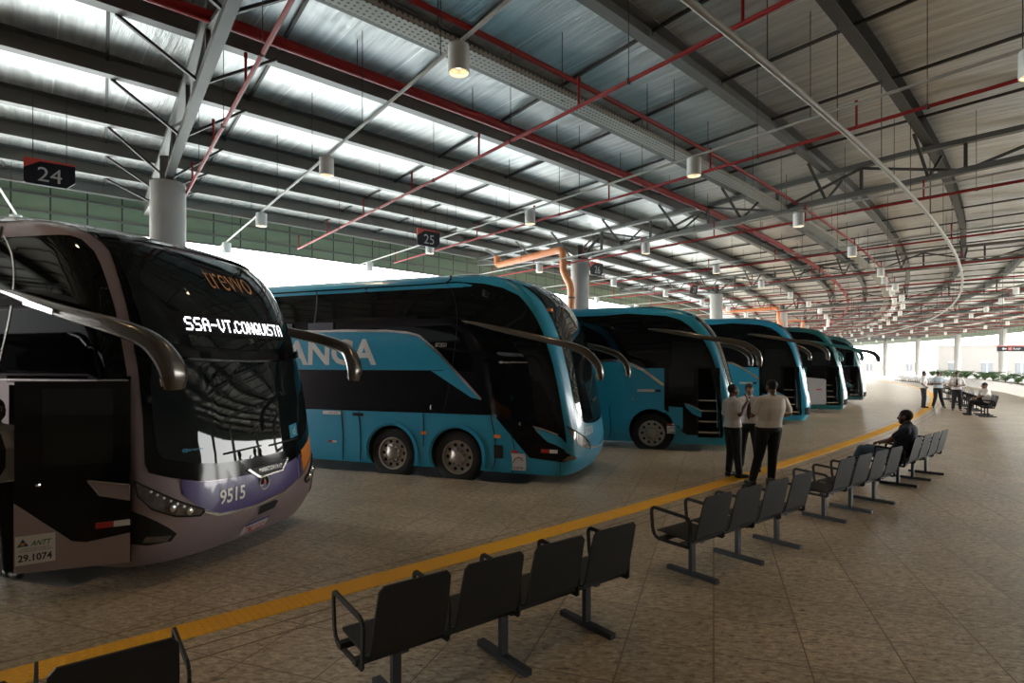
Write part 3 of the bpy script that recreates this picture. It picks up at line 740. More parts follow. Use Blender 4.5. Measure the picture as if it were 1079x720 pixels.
    B.strip('chrome_trim',[('u',-.52,.585),('f',-.62,.52),('f',-.4,.505),('f',-.1,.50),('f',.3,.545),('f',.61,.645),('f',.85,.77),('f',1.05,.90)],.022,M_chrome,t,off=.022)
    for q in (-1,1):
        hl=B.panel('headlight',[('u',q*a,b) for a,b in ((1.261,.946),(1.18,.909),(1.0,.83),(.81,.738),(.65,.665),(.524,.608),(.56,.565),(.70,.575),(.817,.605),(1.087,.70),(1.24,.82))],M_lampgl,t,off=.014)
        B.strip('headlight_bezel',[('u',q*a,b) for a,b in ((.52,.61),(.65,.67),(.81,.745),(1.0,.84),(1.18,.915),(1.262,.95),(1.245,.82),(1.09,.695),(.82,.60),(.56,.56),(.52,.60))],.016,M_under,hl,off=.022)
        for kk in range(7):
            uu=q*(.66+.07*kk); zc=.66+.035*kk-.02; g=G(); c=B.place(uu,zc,.016); L_=G(); L_.lathe([(.013,-.004),(.012,.006),(.002,.009)],(0,0,0),'x',8); g.add([Vector(v)+c for v in L_.v],L_.f); g.obj('lamp_chip',M_bwhite,hl,True)
        for yy,zz in ((.90,.625),(1.03,.68)):
            g=G(); L_=G(); L_.lathe([(.045,0),(.04,.015),(.01,.02)],(0,0,0),'x',16)
            c=B.place(B.u_front(q*yy,zz),zz,.012); g.add([Vector(v)+c for v in L_.v],L_.f)
            g.obj('lamp_reflector',M_chrome,hl,True)
        B.panel('lower_intake',[('u',q*a,b) for a,b in ((1.349,.69),(1.18,.64),(1.033,.58),(.882,.50),(.784,.432),(.83,.366),(1.1,.36),(1.32,.39))],M_under,t,off=.010)
        B.panel('fog_light',[('u',q*a,b) for a,b in ((1.141,.45),(.845,.43),(.88,.378),(1.17,.40))],M_lampgl,t,off=.020)
    B.panel('tow_hatch',[('f',-.06,.38),('f',.20,.40),('f',.24,.47),('f',.18,.49),('f',-.05,.475)],M_under,t,off=.012)
    pl=B.panel('license_plate',[('f',-.22,.20),('f',.14,.22),('f',.14,.34),('f',-.22,.32)],M_sticker,t,off=.022)
    B.panel('plate_band',[('f',-.22,.295),('f',.14,.315),('f',.14,.34),('f',-.22,.32)],M_inkblue,pl,off=.026)
    B.text('lettering',text_polys('TML1G52',.29,.07,bold=.02),M_redl,pl,front=(-.185,.215),off=.028)
    stk=B.panel('wheelchair_sticker',[('f',.52,1.13),('f',.68,1.15),('f',.68,1.30),('f',.52,1.28)],M_teal,t,off=.018)
    B.text('lettering',text_polys('d',.06,.09,bold=.01),M_bwhite,stk,front=(.57,1.17),off=.024)
    B.text('lettering',text_polys('@trevvo',.20,.035),M_teal,mask,front=(-.92,1.17),off=.024)
    B.text('wiper',([(0,0),(.5,.02),(.5,.035),(0,.02)],[(0,1,2,3)]),M_under,mask,front=(-.5,1.09),off=.03)
    B.text('wiper',([(0,0),(.5,.02),(.5,.035),(0,.02)],[(0,1,2,3)]),M_under,mask,front=(.15,1.09),off=.03)
    # pillar seam and upper arc
    seams(B,t,[[(-.81,3.06),(-.60,3.10)],[(-2.1,3.26),(-2.12,3.38)]])
    g=G(); g.lathe([(.05,0),(.035,.03),(.01,.07)],(-2.2,.25,3.47),'z',10); g.obj('roof_antenna',M_under,t)
    for wx in (-3.2,-4.5):
        for sg in (-1,1): make_wheel(t,wx,sg*1.10,wz-.03,.49,sg)
    big=[(-2.05,1.29,2.74,.012,.012),(-1.75,1.33,2.68,.035,.04),(-1.3,1.40,2.57,.05,.055),(-0.8,1.47,2.45,.055,.065),(-0.3,1.50,2.34,.065,.075),(0.05,1.47,2.22,.08,.08),(0.20,1.42,2.06,.105,.08),(0.25,1.39,1.92,.115,.07),(0.24,1.38,1.80,.09,.05)]
    for sg in (-1,1):
        a=mirror_arm(B,t,M_bronze,sg,big)
        g=G(); g.bar((-1.45,sg*1.44,2.585),(-.95,sg*1.53,2.47),.012,.05,up=(0,0,1)); g.obj('indicator_lamp',M_lampgl,a)
    # steps inside the open doorway
    g=G()
    for k,(x,z) in enumerate(((-.8,.45),(-1.0,.72),(-1.2,.98))): g.box((-1.25,-1.05+.12*k,z),(1.2,.3,.03))
    g.obj('step',M_chrome,t)
    # door swung out in front of the side: own local frame
    a=Vector((N[0],N[1],0)); ang=R(90-hd)
    def to_local(X,Y): 
        d=Vector((X-N[0],Y-N[1],0)); return Vector((d.x*math.cos(-ang)-d.y*math.sin(-ang), d.x*math.sin(-ang)+d.y*math.cos(-ang),0))
    p0=to_local(-4.17,4.77); p1=to_local(-3.40,5.07); du=(p1-p0); Wd=du.length; du.normalize(); dn=Vector((du.y,-du.x,0))
    def D(u,z,o=0): return p0+du*u+dn*o+Vector((0,0,z))
    def dpoly(name,pts,m,parent,o0,o1):
        n=len(pts); vs=[D(u,z,o1) for u,z in pts]+[D(u,z,o0) for u,z in pts]
        fs=[tuple(range(n)),tuple(range(2*n-1,n-1,-1))]+[(i,n+i,n+(i+1)%n,(i+1)%n) for i in range(n)]
        bm=bmesh.new(); V=[bm.verts.new(v) for v in vs]
        for f in fs: bm.faces.new([V[i] for i in f])
        bmesh.ops.triangulate(bm,faces=bm.faces[:])
        return bm_obj(name,bm,m,parent)
    door=dpoly('door',[(0,.25),(Wd,.25),(Wd,1.86),(0,1.86)],M_blk,t,-.035,0)
    dpoly('door_lower_panel',[(0,.25),(Wd,.25),(Wd,.51),(.50,.46),(.40,.48),(0,.84)],M_mauve,door,0,.012)
    dpoly('door_window',[(.19,1.14),(.70,1.14),(.70,1.80),(.19,1.80)],M_wglass,door,0,.006)
    fin=dpoly('wing_trim',[(.52,.99),(Wd,.93),(Wd,.80),(.60,.86)],M_mauve,door,0,.025)
    g=G(); g.bar(D(Wd,.94,.03),D(.52,1.0,.03),.012,.015); g.bar(D(.52,1.0,.03),D(.61,.865,.03),.012,.015); g.obj('chrome_trim',M_chrome,fin)
    dpoly('reflector_tape',[(.57,.57),(.70,.575),(.70,.625),(.57,.62)],M_redl,door,0,.008)
    dpoly('reflector_tape',[(.705,.575),(Wd,.58),(Wd,.63),(.705,.625)],M_sticker,door,0,.008)
    sk=dpoly('permit_sticker',[(.01,.315),(.285,.335),(.285,.575),(.01,.56)],M_sticker,door,.012,.016)
    def dtext(txt,u,z,w,h,m,**k):
        vs,fs=text_polys(txt,w,h,**k); return mesh_obj('lettering',[D(u+p[0],z+p[1]+p[0]*.05,.018) for p in vs],fs,m,sk)
    dtext('29.1074',.03,.345,.235,.06,M_ink,bold=.025)
    dtext('ANTT',.115,.475,.15,.045,M_inkgreen,bold=.02,shear=.4)
    dtext('AGENCIA NACIONAL DE',.05,.447,.20,.010,M_ink); dtext('TRANSPORTES TERRESTRES',.035,.428,.235,.010,M_ink)
    for pts,m in (([(.02,.47),(.065,.475),(.0435,.505)],M_inkgreen),([(.065,.475),(.105,.478),(.085,.507)],M_inkblue),([(.0435,.505),(.085,.507),(.0625,.54)],M_inkblue),([(.065,.475),(.085,.507),(.0435,.505)],M_borange)):
        mesh_obj('emblem_triangle',[D(u,z,.019) for u,z in pts],[(0,1,2)],m,sk)
    g=G()
    for z in (1.84,.28): g.bar(D(Wd-.05,z,-.03),Vector((-.55,-1.2,z)),.03,.03)
    g.obj('door_hinge_arm',M_under,door)
    g=G(); g.lathe([(.018,0),(.014,.02),(.002,.022)],(0,0,0),'x',12); o=g.obj('door_handle',M_chrome,door); o.location=D(.16,.98,.0)
    return t
b1=make_display_bus((-2.70,6.216),106.5)
b0=copy_tree(b1); b0.location=(-7.6,1.75,0); b0['label']='added unseen mauve double decker left of the view, there for reflections'  # bus copy added out of view so the near bus has something to reflect

# ---------- single-front-axle coaches with an open doorway
def make_door_coach(name,label,N,hd,H,paint,seed=0,white_hold=False,arm_m=M_bronze,roof_m=None,seethrough=False,far=False,nosegrey=False,pane=False):
    B=Bus(H=H)
    t=bus_root(name,label,N,hd)
    wz=.42; wx=-2.02
    dx0,dx1=-.96,-.48
    cuts=[(((dx0+dx1)/2,-1.0,1.12),(dx1-dx0,1.1,1.62))]
    if seethrough:
        cuts.append(((-.98,0,2.35),(.42,3.2,.75)))
    B.body(paint,t,[(wx,wz,.53),(-10.4,wz,.53)],cuts)
    g0=[('s',-12.9,H-.24),('s',-3.2,H-.24),('s',-2.6,H-.20),('u',-1.944,H-.28),('u',-1.70,H-.38),('u',-1.60,H-.55),('u',-1.52,H-.80),('u',-1.46,H-1.15),('u',-1.43,2.0),('u',-1.42,1.93)]
    if seethrough:
        top=[(-12.9,H-.22),(-3.2,H-.22),(-2.6,H-.20),(-1.75,H-.28),(-1.25,H-.44),(-1.0,H-.60),(-.88,2.74),(-12.9,2.74)]
        B.panel('side_glazing',[('s',)+p for p in top],M_glass,t)
        B.panel('side_glazing',[('s',)+p for p in [(-12.9,2.74),(-1.20,2.74),(-1.20,1.96),(-12.9,1.96)]],M_glass,t)
        B.panel('side_glazing',[('s',)+p for p in [(-12.9,1.96),(-.50,1.94),(-12.9,1.93)]],M_glass,t)
    else:
        B.panel('side_glazing',g0+[('s',-12.9,1.93)],M_glass,t)
    # door surround
    sur=[(-12.9,1.94),(-3.7,1.94),(-.50,1.94),(-.45,1.3),(-.42,.6),(-.42,.32),(dx1,.32),(dx1,1.925),(dx0,1.925),(dx0,.36),(-1.20,.36),(-1.30,.42),(-1.72,.85),(-1.72,1.93)]
    B.panel('door_surround',[('s',)+p for p in sur[2:]],M_blk,t,off=.007)
    far_side(B,t,[(-12.9,H-.24),(-2.6,H-.24),(-1.4,H-.45),(-.9,H-1),(-.6,1.9),(-12.9,1.5)])
    if not white_hold:
        lv=B.panel('livery_panel',[('s',)+p for p in [(-12.9,2.05),(-3.7,2.04),(-3.0,2.10),(-2.6,2.05),(-2.2,1.86),(-1.73,1.50),(-1.73,1.0),(-12.9,1.0)]],paint,t,off=.013)
        B.strip('chrome_trim',[('s',-3.8,2.06),('s',-3.0,2.12),('s',-2.6,2.07),('s',-2.2,1.88),('s',-1.73,1.52)],.07,M_chrome,t,off=.02)
        seams(B,t,[[(-12.8,1.44),(-1.74,1.44)],[(-12.8,1.06),(-1.74,1.06)],[(-3.05,1.04),(-3.05,.2)],[(-2.9,1.06),(-2.9,1.44)],[(-1.9,1.06),(-1.9,1.44)]])
        B.panel('information_label',[('s',)+p for p in [(-2.35,1.36),(-1.95,1.36),(-1.95,1.42),(-2.35,1.42)]],M_sticker,lv,off=.020)
        B.panel('socket_plate',[('s',)+p for p in [(-1.92,1.36),(-1.80,1.36),(-1.80,1.42),(-1.92,1.42)]],M_under,lv,off=.020)
        g=G(); g.tube([(-2.46,-1.315,1.28),(-2.46,-1.345,1.26),(-2.46,-1.345,1.18),(-2.42,-1.345,1.16)],.012); g.obj('door_handle',M_chrome,lv)
        stk=B.panel('permit_sticker',[('s',)+p for p in [(-1.66,.38),(-1.45,.38),(-1.45,.56),(-1.66,.56)]],M_sticker,t,off=.012)
        B.text('lettering',text_polys('12.0745',.17,.035,bold=.01),M_ink,stk,side=(-1.64,.395),off=.018)
        B.strip('emblem_arc',[('s',-1.63,.47),('s',-1.59,.51),('s',-1.55,.525),('s',-1.51,.51),('s',-1.48,.47)],.012,M_ink,stk,off=.018)
        B.panel('reflector_tape',[('s',)+p for p in [(-1.66,.58),(-1.56,.58),(-1.56,.61),(-1.66,.61)]],M_redl,t,off=.012)
        B.panel('reflector_tape',[('s',)+p for p in [(-1.55,.58),(-1.43,.58),(-1.43,.61),(-1.55,.61)]],M_sticker,t,off=.012)
    # blue inner leaf of the door and wing
        B.panel('door_lower_panel',[('s',)+p for p in [(-1.62,1.02),(-1.30,1.0),(-1.30,.47),(-1.36,.50),(-1.62,.85)]],paint,t,off=.014)
        wg=B.panel('wing_trim',[('s',)+p for p in [(-1.26,1.10),(-1.16,1.08),(-.88,.93),(-.88,.78),(-1.08,.86),(-1.22,1.0)]],paint,t,off=.02)
        B.strip('chrome_trim',[('s',-1.22,1.0),('s',-1.26,1.105),('s',-1.16,1.085),('s',-.88,.94)],.02,M_chrome,wg,off=.03)
    else:
        B.panel('hold_door',[('s',)+p for p in [(-3.6,1.55),(-1.9,1.50),(-1.05,1.42),(-.98,1.38),(-.98,.36),(-3.6,.30)]],M_lgrey,t,off=.03)
        B.panel('reflector_tape',[('s',)+p for p in [(-1.35,.95),(-1.15,.95),(-1.15,1.0),(-1.35,1.0)]],M_redl,t,off=.036)
    # cab window in the door and its glass
    if pane:
        fr=B.panel('door_window',[('s',)+p for p in [(-1.62,2.0),(-1.05,2.0),(-1.05,1.30),(-1.62,1.30)]],M_wglass,t,off=.012)
    fr=B.panel('cab_window',[('s',)+p for p in [(-1.55,2.55),(-.88,2.52),(-.74,1.98),(-1.55,1.98)]],M_wglass,t,off=.012) if not seethrough else None
    # rim of the lip over the wheel
    B.strip('wheel_arch_lip',[('s',wx+.58*math.cos(a),wz+.58*math.sin(a)) for a in np.linspace(R(-18),R(198),20)],.05,paint,t,off=.022)
    # steps
    for k in range(4):
        g=G(); z=.42+.24*k; y=-1.20+.16*k
        g.box(((dx0+dx1)/2,y+.12,z),(dx1-dx0-.02,.30,.02)); st=g.obj('step',M_under,t)
        g=G(); g.box(((dx0+dx1)/2,y-.035,z+.005),(dx1-dx0-.03,.02,.035)); g.obj('step_edge',M_chrome,st)
    g=G(); g.tube([(dx1+.01-.06,-1.22,.55),(dx1-.05,-1.24,1.0),(dx1-.09,-1.22,1.5)],.014); g.obj('grab_rail',M_chrome,t)
    for w_ in (wx,-10.4):
        for sg in (-1,1): make_wheel(t,w_,sg*1.10,wz-.06,.50,sg)
    # front
    z2=H-3.66
    windshields(B,t,front_mask(B,t,H-3.66,roof_m or M_blk,.26))

    for q in (-1,1):
        B.panel('headlight',[('s',-.25,.98,q),('f',q*1.15,.90),('f',q*1.0,.78),('f',q*.80,.62),('f',q*.95,.58),('f',q*1.15,.68),('s',-.26,.80,q)],M_lampgl,t,off=.016)
    B.strip('chrome_trim',[('f',-.78,.60),('f',-.4,.53),('f',0,.50),('f',.4,.53),('f',.78,.60)],.03,M_chrome,t,off=.02)
    B.panel('lower_intake',[('s',-.32,.56),('f',-1.16,.60),('f',-1.0,.42),('f',-1.1,.34),('s',-.32,.34)],M_under,t,off=.012)
    B.panel('fog_light',[('f',-1.16,.36),('f',-1.0,.37),('f',-1.0,.42),('f',-1.14,.43)],M_lampgl,t,off=.02)
    if nosegrey:
        B.panel('bumper',[('s',-.34,.95),('f',-1.1,.92),('f',-.5,.9),('f',.5,.9),('f',1.1,.92),('s',-.34,.95,1),('s',-.34,.2,1),('f',1.0,.16),('f',0,.16),('f',-1.0,.16),('s',-.34,.2)],M_lgrey,t,off=.009)
    B.strip('chrome_trim',[('f',-1.15,1.30),('f',-1.17,1.7),('f',-1.17,2.2),('f',-1.16,2.7)],.02,M_chrome,t,off=.014)
    dzz=H-3.5
    A2=[(-2.10,1.285,2.95,.012,.012),(-1.85,1.32,2.92,.03,.035),(-1.3,1.38,2.82,.045,.05),(-0.7,1.44,2.70,.045,.05),(-0.2,1.46,2.62,.05,.055),(0.10,1.44,2.52,.06,.06),(0.30,1.40,2.36,.08,.06),(0.36,1.37,2.20,.09,.055),(0.36,1.36,2.06,.075,.04)]
    am=1.7 if seethrough else 1.15
    for sg in (-1,1): mirror_arm(B,t,arm_m,sg,[(p[0],p[1],p[2]+dzz-.04,p[3]*am,p[4]*am) for p in A2])
    return t
make_door_coach('coach_bus','turquoise coach with open door steps, parked behind the coach with white capital letters',(5.68,14.24),109,3.46,M_teal,pane=True)
make_door_coach('coach_bus','turquoise coach behind the three standing drivers, third turquoise one in the row',(10.48,20.24),106.5,3.66,M_teal,pane=True)
make_door_coach('coach_bus','deep green coach with a pale grey luggage hold door and green mirrors',(14.49,24.99),104.5,3.66,M_green2,white_hold=True,arm_m=M_green2,nosegrey=True)
make_door_coach('coach_bus','dark green coach with taupe roof and black horn mirrors, last of the parked row',(19.3,31.54),102,3.66,M_dgreen,white_hold=False,arm_m=M_under,roof_m=M_roofbr,seethrough=True,nosegrey=True)

# ------------------------------------------------------------------ floor, yard, shell
def bus_frame(N,hd):
    h=R(hd); return Vector((N[0],N[1],0)),Vector((math.sin(h),math.cos(h),0)),Vector((-math.cos(h),math.sin(h),0))
BAYS=[((-7.6,1.75),106.5),((-2.70,6.216),106.5),((1.57,10.56),110.8),((5.68,14.24),109),((10.48,20.24),106.5),((14.49,24.99),104.5),((19.3,31.54),102)]
fl=arc_sweep('floor',[(-17,0),(24,0),(24,-.3),(-17,-.3)],PH_A,PH_B+6,1.0,M_floor)
cs=[]
for N,hd in BAYS:
    o,f,l=bus_frame(N,hd); c=o-f*10.0
    g=G(); g.box((c.x,c.y,0),(18.2,2.86,1.2),R(90-hd)); cs.append(g.obj('cut',M_floor))
boolean_cut(fl,cs); struct(fl)
g=G(); g.add([(-260,-80,-.16),(320,-80,-.16),(320,420,-.16),(-260,420,-.16)],[(0,1,2,3)]); struct(g.obj('floor_yard',M_asph))
# yellow line with raised studs
ys=struct(arc_sweep('trim_1',[(-.14,0.0),(-.14,.006),(.14,.006),(.14,0.0)],PH_A+8,-8,.5,M_yel))
ys.name='trim_1'
g=G()
def studs(ph0,ph1):
    step=math.degrees(.056/R0); ph=ph0
    while ph<ph1:
        for j in range(5):
            n=-.112+.056*j; c=PT(n,ph,.006); vs=[]; 
            for (r,h) in ((.017,0),(.012,.005)):
                for k in range(6): a=2*PI*k/6; vs.append((c.x+r*math.cos(a),c.y+r*math.sin(a),c.z+h))
            g.add(vs,[(k,(k+1)%6,6+(k+1)%6,6+k) for k in range(6)]+[tuple(range(6,12))])
        ph+=step
studs(-52.5,-49.12); studs(-48.25,-42.5)
o=g.obj('stud',M_yel,ys)
for i,(n0,w) in enumerate(((-.30,.010),(.30,.014),(.50,.012))):
    struct(arc_sweep('trim_%d'%(i+2),[(n0,0.0),(n0,.0015),(n0+w,.0015),(n0+w,0.0)],PH_A+8,-8,.5,M_grout))

# roof foil
secs=[(p[0],p[1]) for p in ROOFP]
nn=[];
for n in np.arange(-19.5,18.01,1.25): nn.append((float(n),roof_h(float(n))))
ceil=arc_sweep('ceiling',nn,PH_A,PH_B,.45,M_foil,uv=True,closed=False,smooth=True); struct(ceil)
struct(arc_sweep('ceiling_sheet',[(p[0],p[1]+.14) for p in nn]+[(p[0],p[1]+.08) for p in nn[::-1]],PH_A,PH_B,1.5,M_bwhite))

# fascia cladding on both long edges, with horizontal rails
def fascia(name,n,h0,h1,ph0,ph1,label):
    k=int((ph1-ph0)/.35); vs=[];fs=[];uvs=[]
    o=arc_sweep(name,[(n,h0),(n,h1),(n-.05,h1),(n-.05,h0)],ph0,ph1,.6,M_fascia)
    ul=o.data.uv_layers.new(name='UVMap')
    for lp in o.data.loops:
        v=o.data.vertices[lp.vertex_index].co; ul.data[lp.index].uv=(R(phi_of(v.x,v.y))*170/1.05,v.z)
    struct(o)
    sg=1 if n<0 else -1
    for h in (h0+.03,h0+.40,h0+.95):
        arc_sweep(name+'_rail',[(n+sg*.03,h-.035),(n+sg*.03,h+.035),(n+sg*.10,h+.035),(n+sg*.10,h-.035)],ph0,ph1,1.2,M_steel,parent=o)
fascia('wall_left_fascia',-19.3,6.62,8.1,PH_A,PH_B,'')
fascia('wall_right_fascia',17.6,6.25,7.5,-44,PH_B,'')
# terminal wall to the right of the near platform (outside the view) and end wall behind
struct(arc_sweep('wall_right',[(17.7,0),(17.7,7.5),(18,7.5),(18,0)],PH_A,-42,1.0,M_wall))
struct(arc_sweep('wall_back',[(-17,0),(-17,8.0),(0,8.2),(17.5,7.3),(17.5,0)],PH_A,PH_A+.1,.1,M_wall))

# ------------------------------------------------------------------ roof steel
ORD=['first','second','third','fourth','fifth','sixth','seventh','eighth','ninth','tenth','eleventh','twelfth','thirteenth','fourteenth']
BEAMN=[-18.5,-16.3,-14.1,-11.8,-9.0,-6.4,-4.0,-1.3,1.3,4.0,6.7,9.4,12.1,14.8,17.2]
desc={-18.5:'against the green fascia',-16.3:'next to the one on the green fascia',-14.1:'just outside the round columns',-11.8:'right above the round columns',-9.0:'just inside the round columns',-6.4:'above the large red main pipe',-4.0:'between the large red main and the cable tray',-1.3:'above the row of lamps beside the cable tray',1.3:'above the long white pipe',4.0:'next inward from the one above the long white pipe',6.7:'above the waiting benches, right part of the roof',9.4:'second inward from the one above the benches',12.1:'just inside the right hand columns',14.8:'over the right hand columns',17.2:'against the right hand fascia'}
for i,n in enumerate(BEAMN):
    top=roof_h(n)-.02; b=top-.40; w=.11
    sec=[(n-w,top),(n+w,top),(n+w,top-.02),(n-w+.02,top-.02),(n-w+.02,b+.02),(n+w,b+.02),(n+w,b),(n-w,b)]
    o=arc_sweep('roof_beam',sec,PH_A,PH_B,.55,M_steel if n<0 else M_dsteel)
    tag(o,'long curved grey steel roof beam '+desc[n],'roof beam','long curved beams under the roof foil')
    g=G()
    for k in range(int(-62/.905),int(-2/.905)):
        ph=k*.905+.2; c=PT(n-w+.0,ph,(top+b)/2); rz=R(ph+90)
        if ph<-30:
            g.box((c.x,c.y,c.z),(.03,.05,.34),rz)
            for dz in (.09,-.09):
                for ds in (-.10,.10):
                    c2=PT(n-w-.004,ph+math.degrees(ds/170),(top+b)/2+dz); g.box((c2.x,c2.y,c2.z),(.03,.02,.03),rz)
                    c2=PT(n-w+.026,ph+math.degrees(ds/170),(top+b)/2+dz); g.box((c2.x,c2.y,c2.z),(.03,.02,.03),rz)
    g.obj('cleat',M_steel,o)
# thin cross ribs that carry the foil
for k in range(int(-62/.905),int(PH_B/.905)+1):
    ph=k*.905+.2
    g=G(); d=cross_dir(ph); base=PT(0,ph)
    ts=np.linspace(-19.2,17.4,9); P=[]
    for t in ts:
        p=base+d*t; P.append(Vector((p.x,p.y,roof_h(n_of(p.x,p.y))-.05)))
    for a,b in zip(P,P[1:]): g.bar(a,b,.055,.06)
    o=g.obj('roof_rib',M_dsteel)
    tag(o,'thin dark rib crossing under the silver foil, among many alike','roof rib','thin cross ribs under the foil')

COLS=[]
def col_pt(k):
    ph=-48.8+5.435*(k-1); r=166.7 - (.5 if k==1 else 0) + (1.2 if k==4 else 2.2 if k==5 else 0)+(k-5)*.3*(k>5)
    a=R(ph); return Vector((CX+r*math.cos(a),CY+r*math.sin(a),0)),ph
cdesc={0:'round concrete column outside the left edge',1:'round concrete column rising behind the mauve grey double decker',2:'round concrete column with an orange drain pipe beside the 26 sign',3:'round pale column behind the turquoise coaches, next beyond the 26 sign',4:'round column with orange pipe, second beyond the 26 sign',5:'round column with orange pipe, third beyond the 26 sign'}
def column(p,top,label,group,m=M_conc,r=.40):
    g=G(); g.lathe([(r,-.16),(r,top),(r-.015,top+.015)],(0,0,0),'z',32)
    t=thing('round_column',label,'column',(p.x,p.y,0),0,group)
    g.obj('shaft',m,t,True,40)
    g=G(); g.box((0,0,top+.03),(.62,.62,.04)); g.box((0,0,top+.35),(.22,.34,.62)); g.obj('cap_plate',M_dsteel,t)
    return t
for k in range(0,12):
    p,ph=col_pt(k); top=6.60
    column(p,top,cdesc.get(k,'pale round column far down the left row of columns'),'round columns along the bus side')
M_conc2=mat('pale_column',(0.26,0.25,0.235),.8)
for i,ph in enumerate((-24.6,-20.5,-16.5,-12.5,-8.9)):
    p=PT(14.5,ph); d=['outside the right edge of the view','behind the long black hanging sign','second to the left of the hanging sign','third to the left of the hanging sign','farthest left of the right hand columns, beside the last bus'][i]
    column(p,6.6,'pale round column '+d,'round columns along the planters',M_conc2,.42)
for ph in (-28.7,-32.8,-37,-41): column(PT(14.5,ph),6.6,'pale round column to the right of the view','round columns along the planters',M_conc2,.42)

# trusses
def truss(k):
    p0,ph=col_pt(k) if k>=0 else (PT(-11.3,-48.8+5.435*(k-1)),-48.8+5.435*(k-1))
    p0=PT(-11.3,ph) if k not in(1,2,3,4,5) else p0
    d=cross_dir(ph)
    lab='steel truss across the hall, '+{0:'nearest the left edge of the view',1:'springing from the column behind the double decker',2:'springing from the column beside the 26 sign',3:'second one beyond the double decker column',4:'third one beyond the double decker column',5:'fourth one beyond the double decker column'}.get(k,'far down the hall' if k>5 else 'overhead behind the view')
    t=thing('roof_truss',lab,'truss',(p0.x,p0.y,0),math.atan2(d.y,d.x),'steel trusses across the hall')
    def H(x):
        q=p0+d*x; return roof_h(n_of(q.x,q.y))
    T0=-7.2; T1=26.5
    xs=[T0,-4,-2,0,2,4,6,9,12,15,18,21,24,T1]
    ms=M_dsteel
    g=G()
    for a,b in zip(xs,xs[1:]): g.bar((a,0,H(a)-.47),(b,0,H(b)-.47),.20,.13)
    g.obj('top_chord',M_steel,t)
    B0=lambda x: min(H(x)-.75, 6.88+.02*x) if x>3.2 else (6.72+.06*max(0,x) if x>=0 else 6.72+(H(T0)-.7-6.72)*(x/T0))
    g=G(); bx=[T0,-4,0,1.6,3.2]+list(np.arange(5.6,T1,2.6))+[T1]
    for a,b in zip(bx,bx[1:]): g.bar((a,0,B0(a)),(b,0,B0(b)),.17,.15)
    g.obj('bottom_chord',M_steel,t)
    nodes=list(np.arange(1.2,T1,2.45))
    near=0<=k<=6
    gv=G(); gd=G()
    for i,x in enumerate(nodes):
        if near:
            g=G(); g.bar((x,0,B0(x)),(x,0,H(x)-.5),.08,.08,up=(1,0,0)); g.obj('vertical_post',ms,t)
            if i<len(nodes)-1:
                x2=nodes[i+1]; g=G()
                if i%2: g.bar((x,0,B0(x)),(x2,0,H(x2)-.55),.07,.07)
                else: g.bar((x,0,H(x)-.55),(x2,0,B0(x2)),.07,.07)
                g.obj('diagonal_brace',ms,t)
        else:
            gv.bar((x,0,B0(x)),(x,0,H(x)-.5),.08,.08,up=(1,0,0))
            if i<len(nodes)-1:
                x2=nodes[i+1]
                if i%2: gd.bar((x,0,B0(x)),(x2,0,H(x2)-.55),.07,.07)
                else: gd.bar((x,0,H(x)-.55),(x2,0,B0(x2)),.07,.07)
    if not near: gv.obj('vertical_post',ms,t); gd.obj('diagonal_brace',ms,t)
    # fly braces from every beam down to the bottom chord
    if near or k==-1:
        for n in BEAMN[1:-2]:
            # position along the truss where that beam crosses
            lo,hi=T0,T1
            f=lambda x:n_of(*(p0+d*x).xy)-n
            if f(lo)*f(hi)>0: continue
            for _ in range(30):
                m_=(lo+hi)/2
                if f(lo)*f(m_)<=0: hi=m_
                else: lo=m_
            x=(lo+hi)/2
            for s in (-1,1):
                g=G(); g.bar((x,s*.08,B0(x)+.05),(x+s*.05,s*1.25,H(x)-.40),.07,.05); g.obj('fly_brace',ms,t)
    # V struts on the column head
    if k>=1:
        for s in (-1,1):
            g=G(); g.bar((0,0,6.66),(s*1.3,0,H(s*1.3)-.55),.09,.09); g.obj('head_strut',ms,t)
for k in range(-1,11): truss(k)

# ------------------------------------------------------------------ services under the roof
tag(arc_sweep('sprinkler_main',[(-5.3+.10*math.cos(a),7.62+.10*math.sin(a)) for a in np.linspace(0,2*PI,12,endpoint=False)],PH_A+1,-6,.5,M_red,smooth=True),'large dark red sprinkler main running the length of the hall','pipe','red pipes under the roof')
tag(arc_sweep('sprinkler_pipe',[(-2.15+.045*math.cos(a),7.16+.045*math.sin(a)) for a in np.linspace(0,2*PI,8,endpoint=False)],PH_A+1,-6,.5,M_red,smooth=True),'thin red pipe running along the perforated cable tray','pipe','red pipes under the roof')
def mk_tray():
    m,N,L,b=nodes_of('perforated_tray_metal')
    tc=N.new('ShaderNodeUVMap'); mp=N.new('ShaderNodeMapping'); mp.inputs['Scale'].default_value=(11,11,1); L.new(tc.outputs[0],mp.inputs[0])
    vo=N.new('ShaderNodeTexVoronoi'); vo.inputs['Randomness'].default_value=0; vo.inputs['Scale'].default_value=1; L.new(mp.outputs[0],vo.inputs['Vector'])
    lt=N.new('ShaderNodeMath'); lt.operation='LESS_THAN'; lt.inputs[1].default_value=.25; L.new(vo.outputs['Distance'],lt.inputs[0])
    mx=N.new('ShaderNodeMix'); mx.data_type='RGBA'; mx.inputs['A'].default_value=(.34,.32,.27,1); mx.inputs['B'].default_value=(.05,.045,.04,1)
    L.new(lt.outputs[0],mx.inputs['Factor']); L.new(mx.outputs['Result'],b.inputs['Base Color']); b.inputs['Metallic'].default_value=.3; b.inputs['Roughness'].default_value=.5
    return m
M_tray=mk_tray()
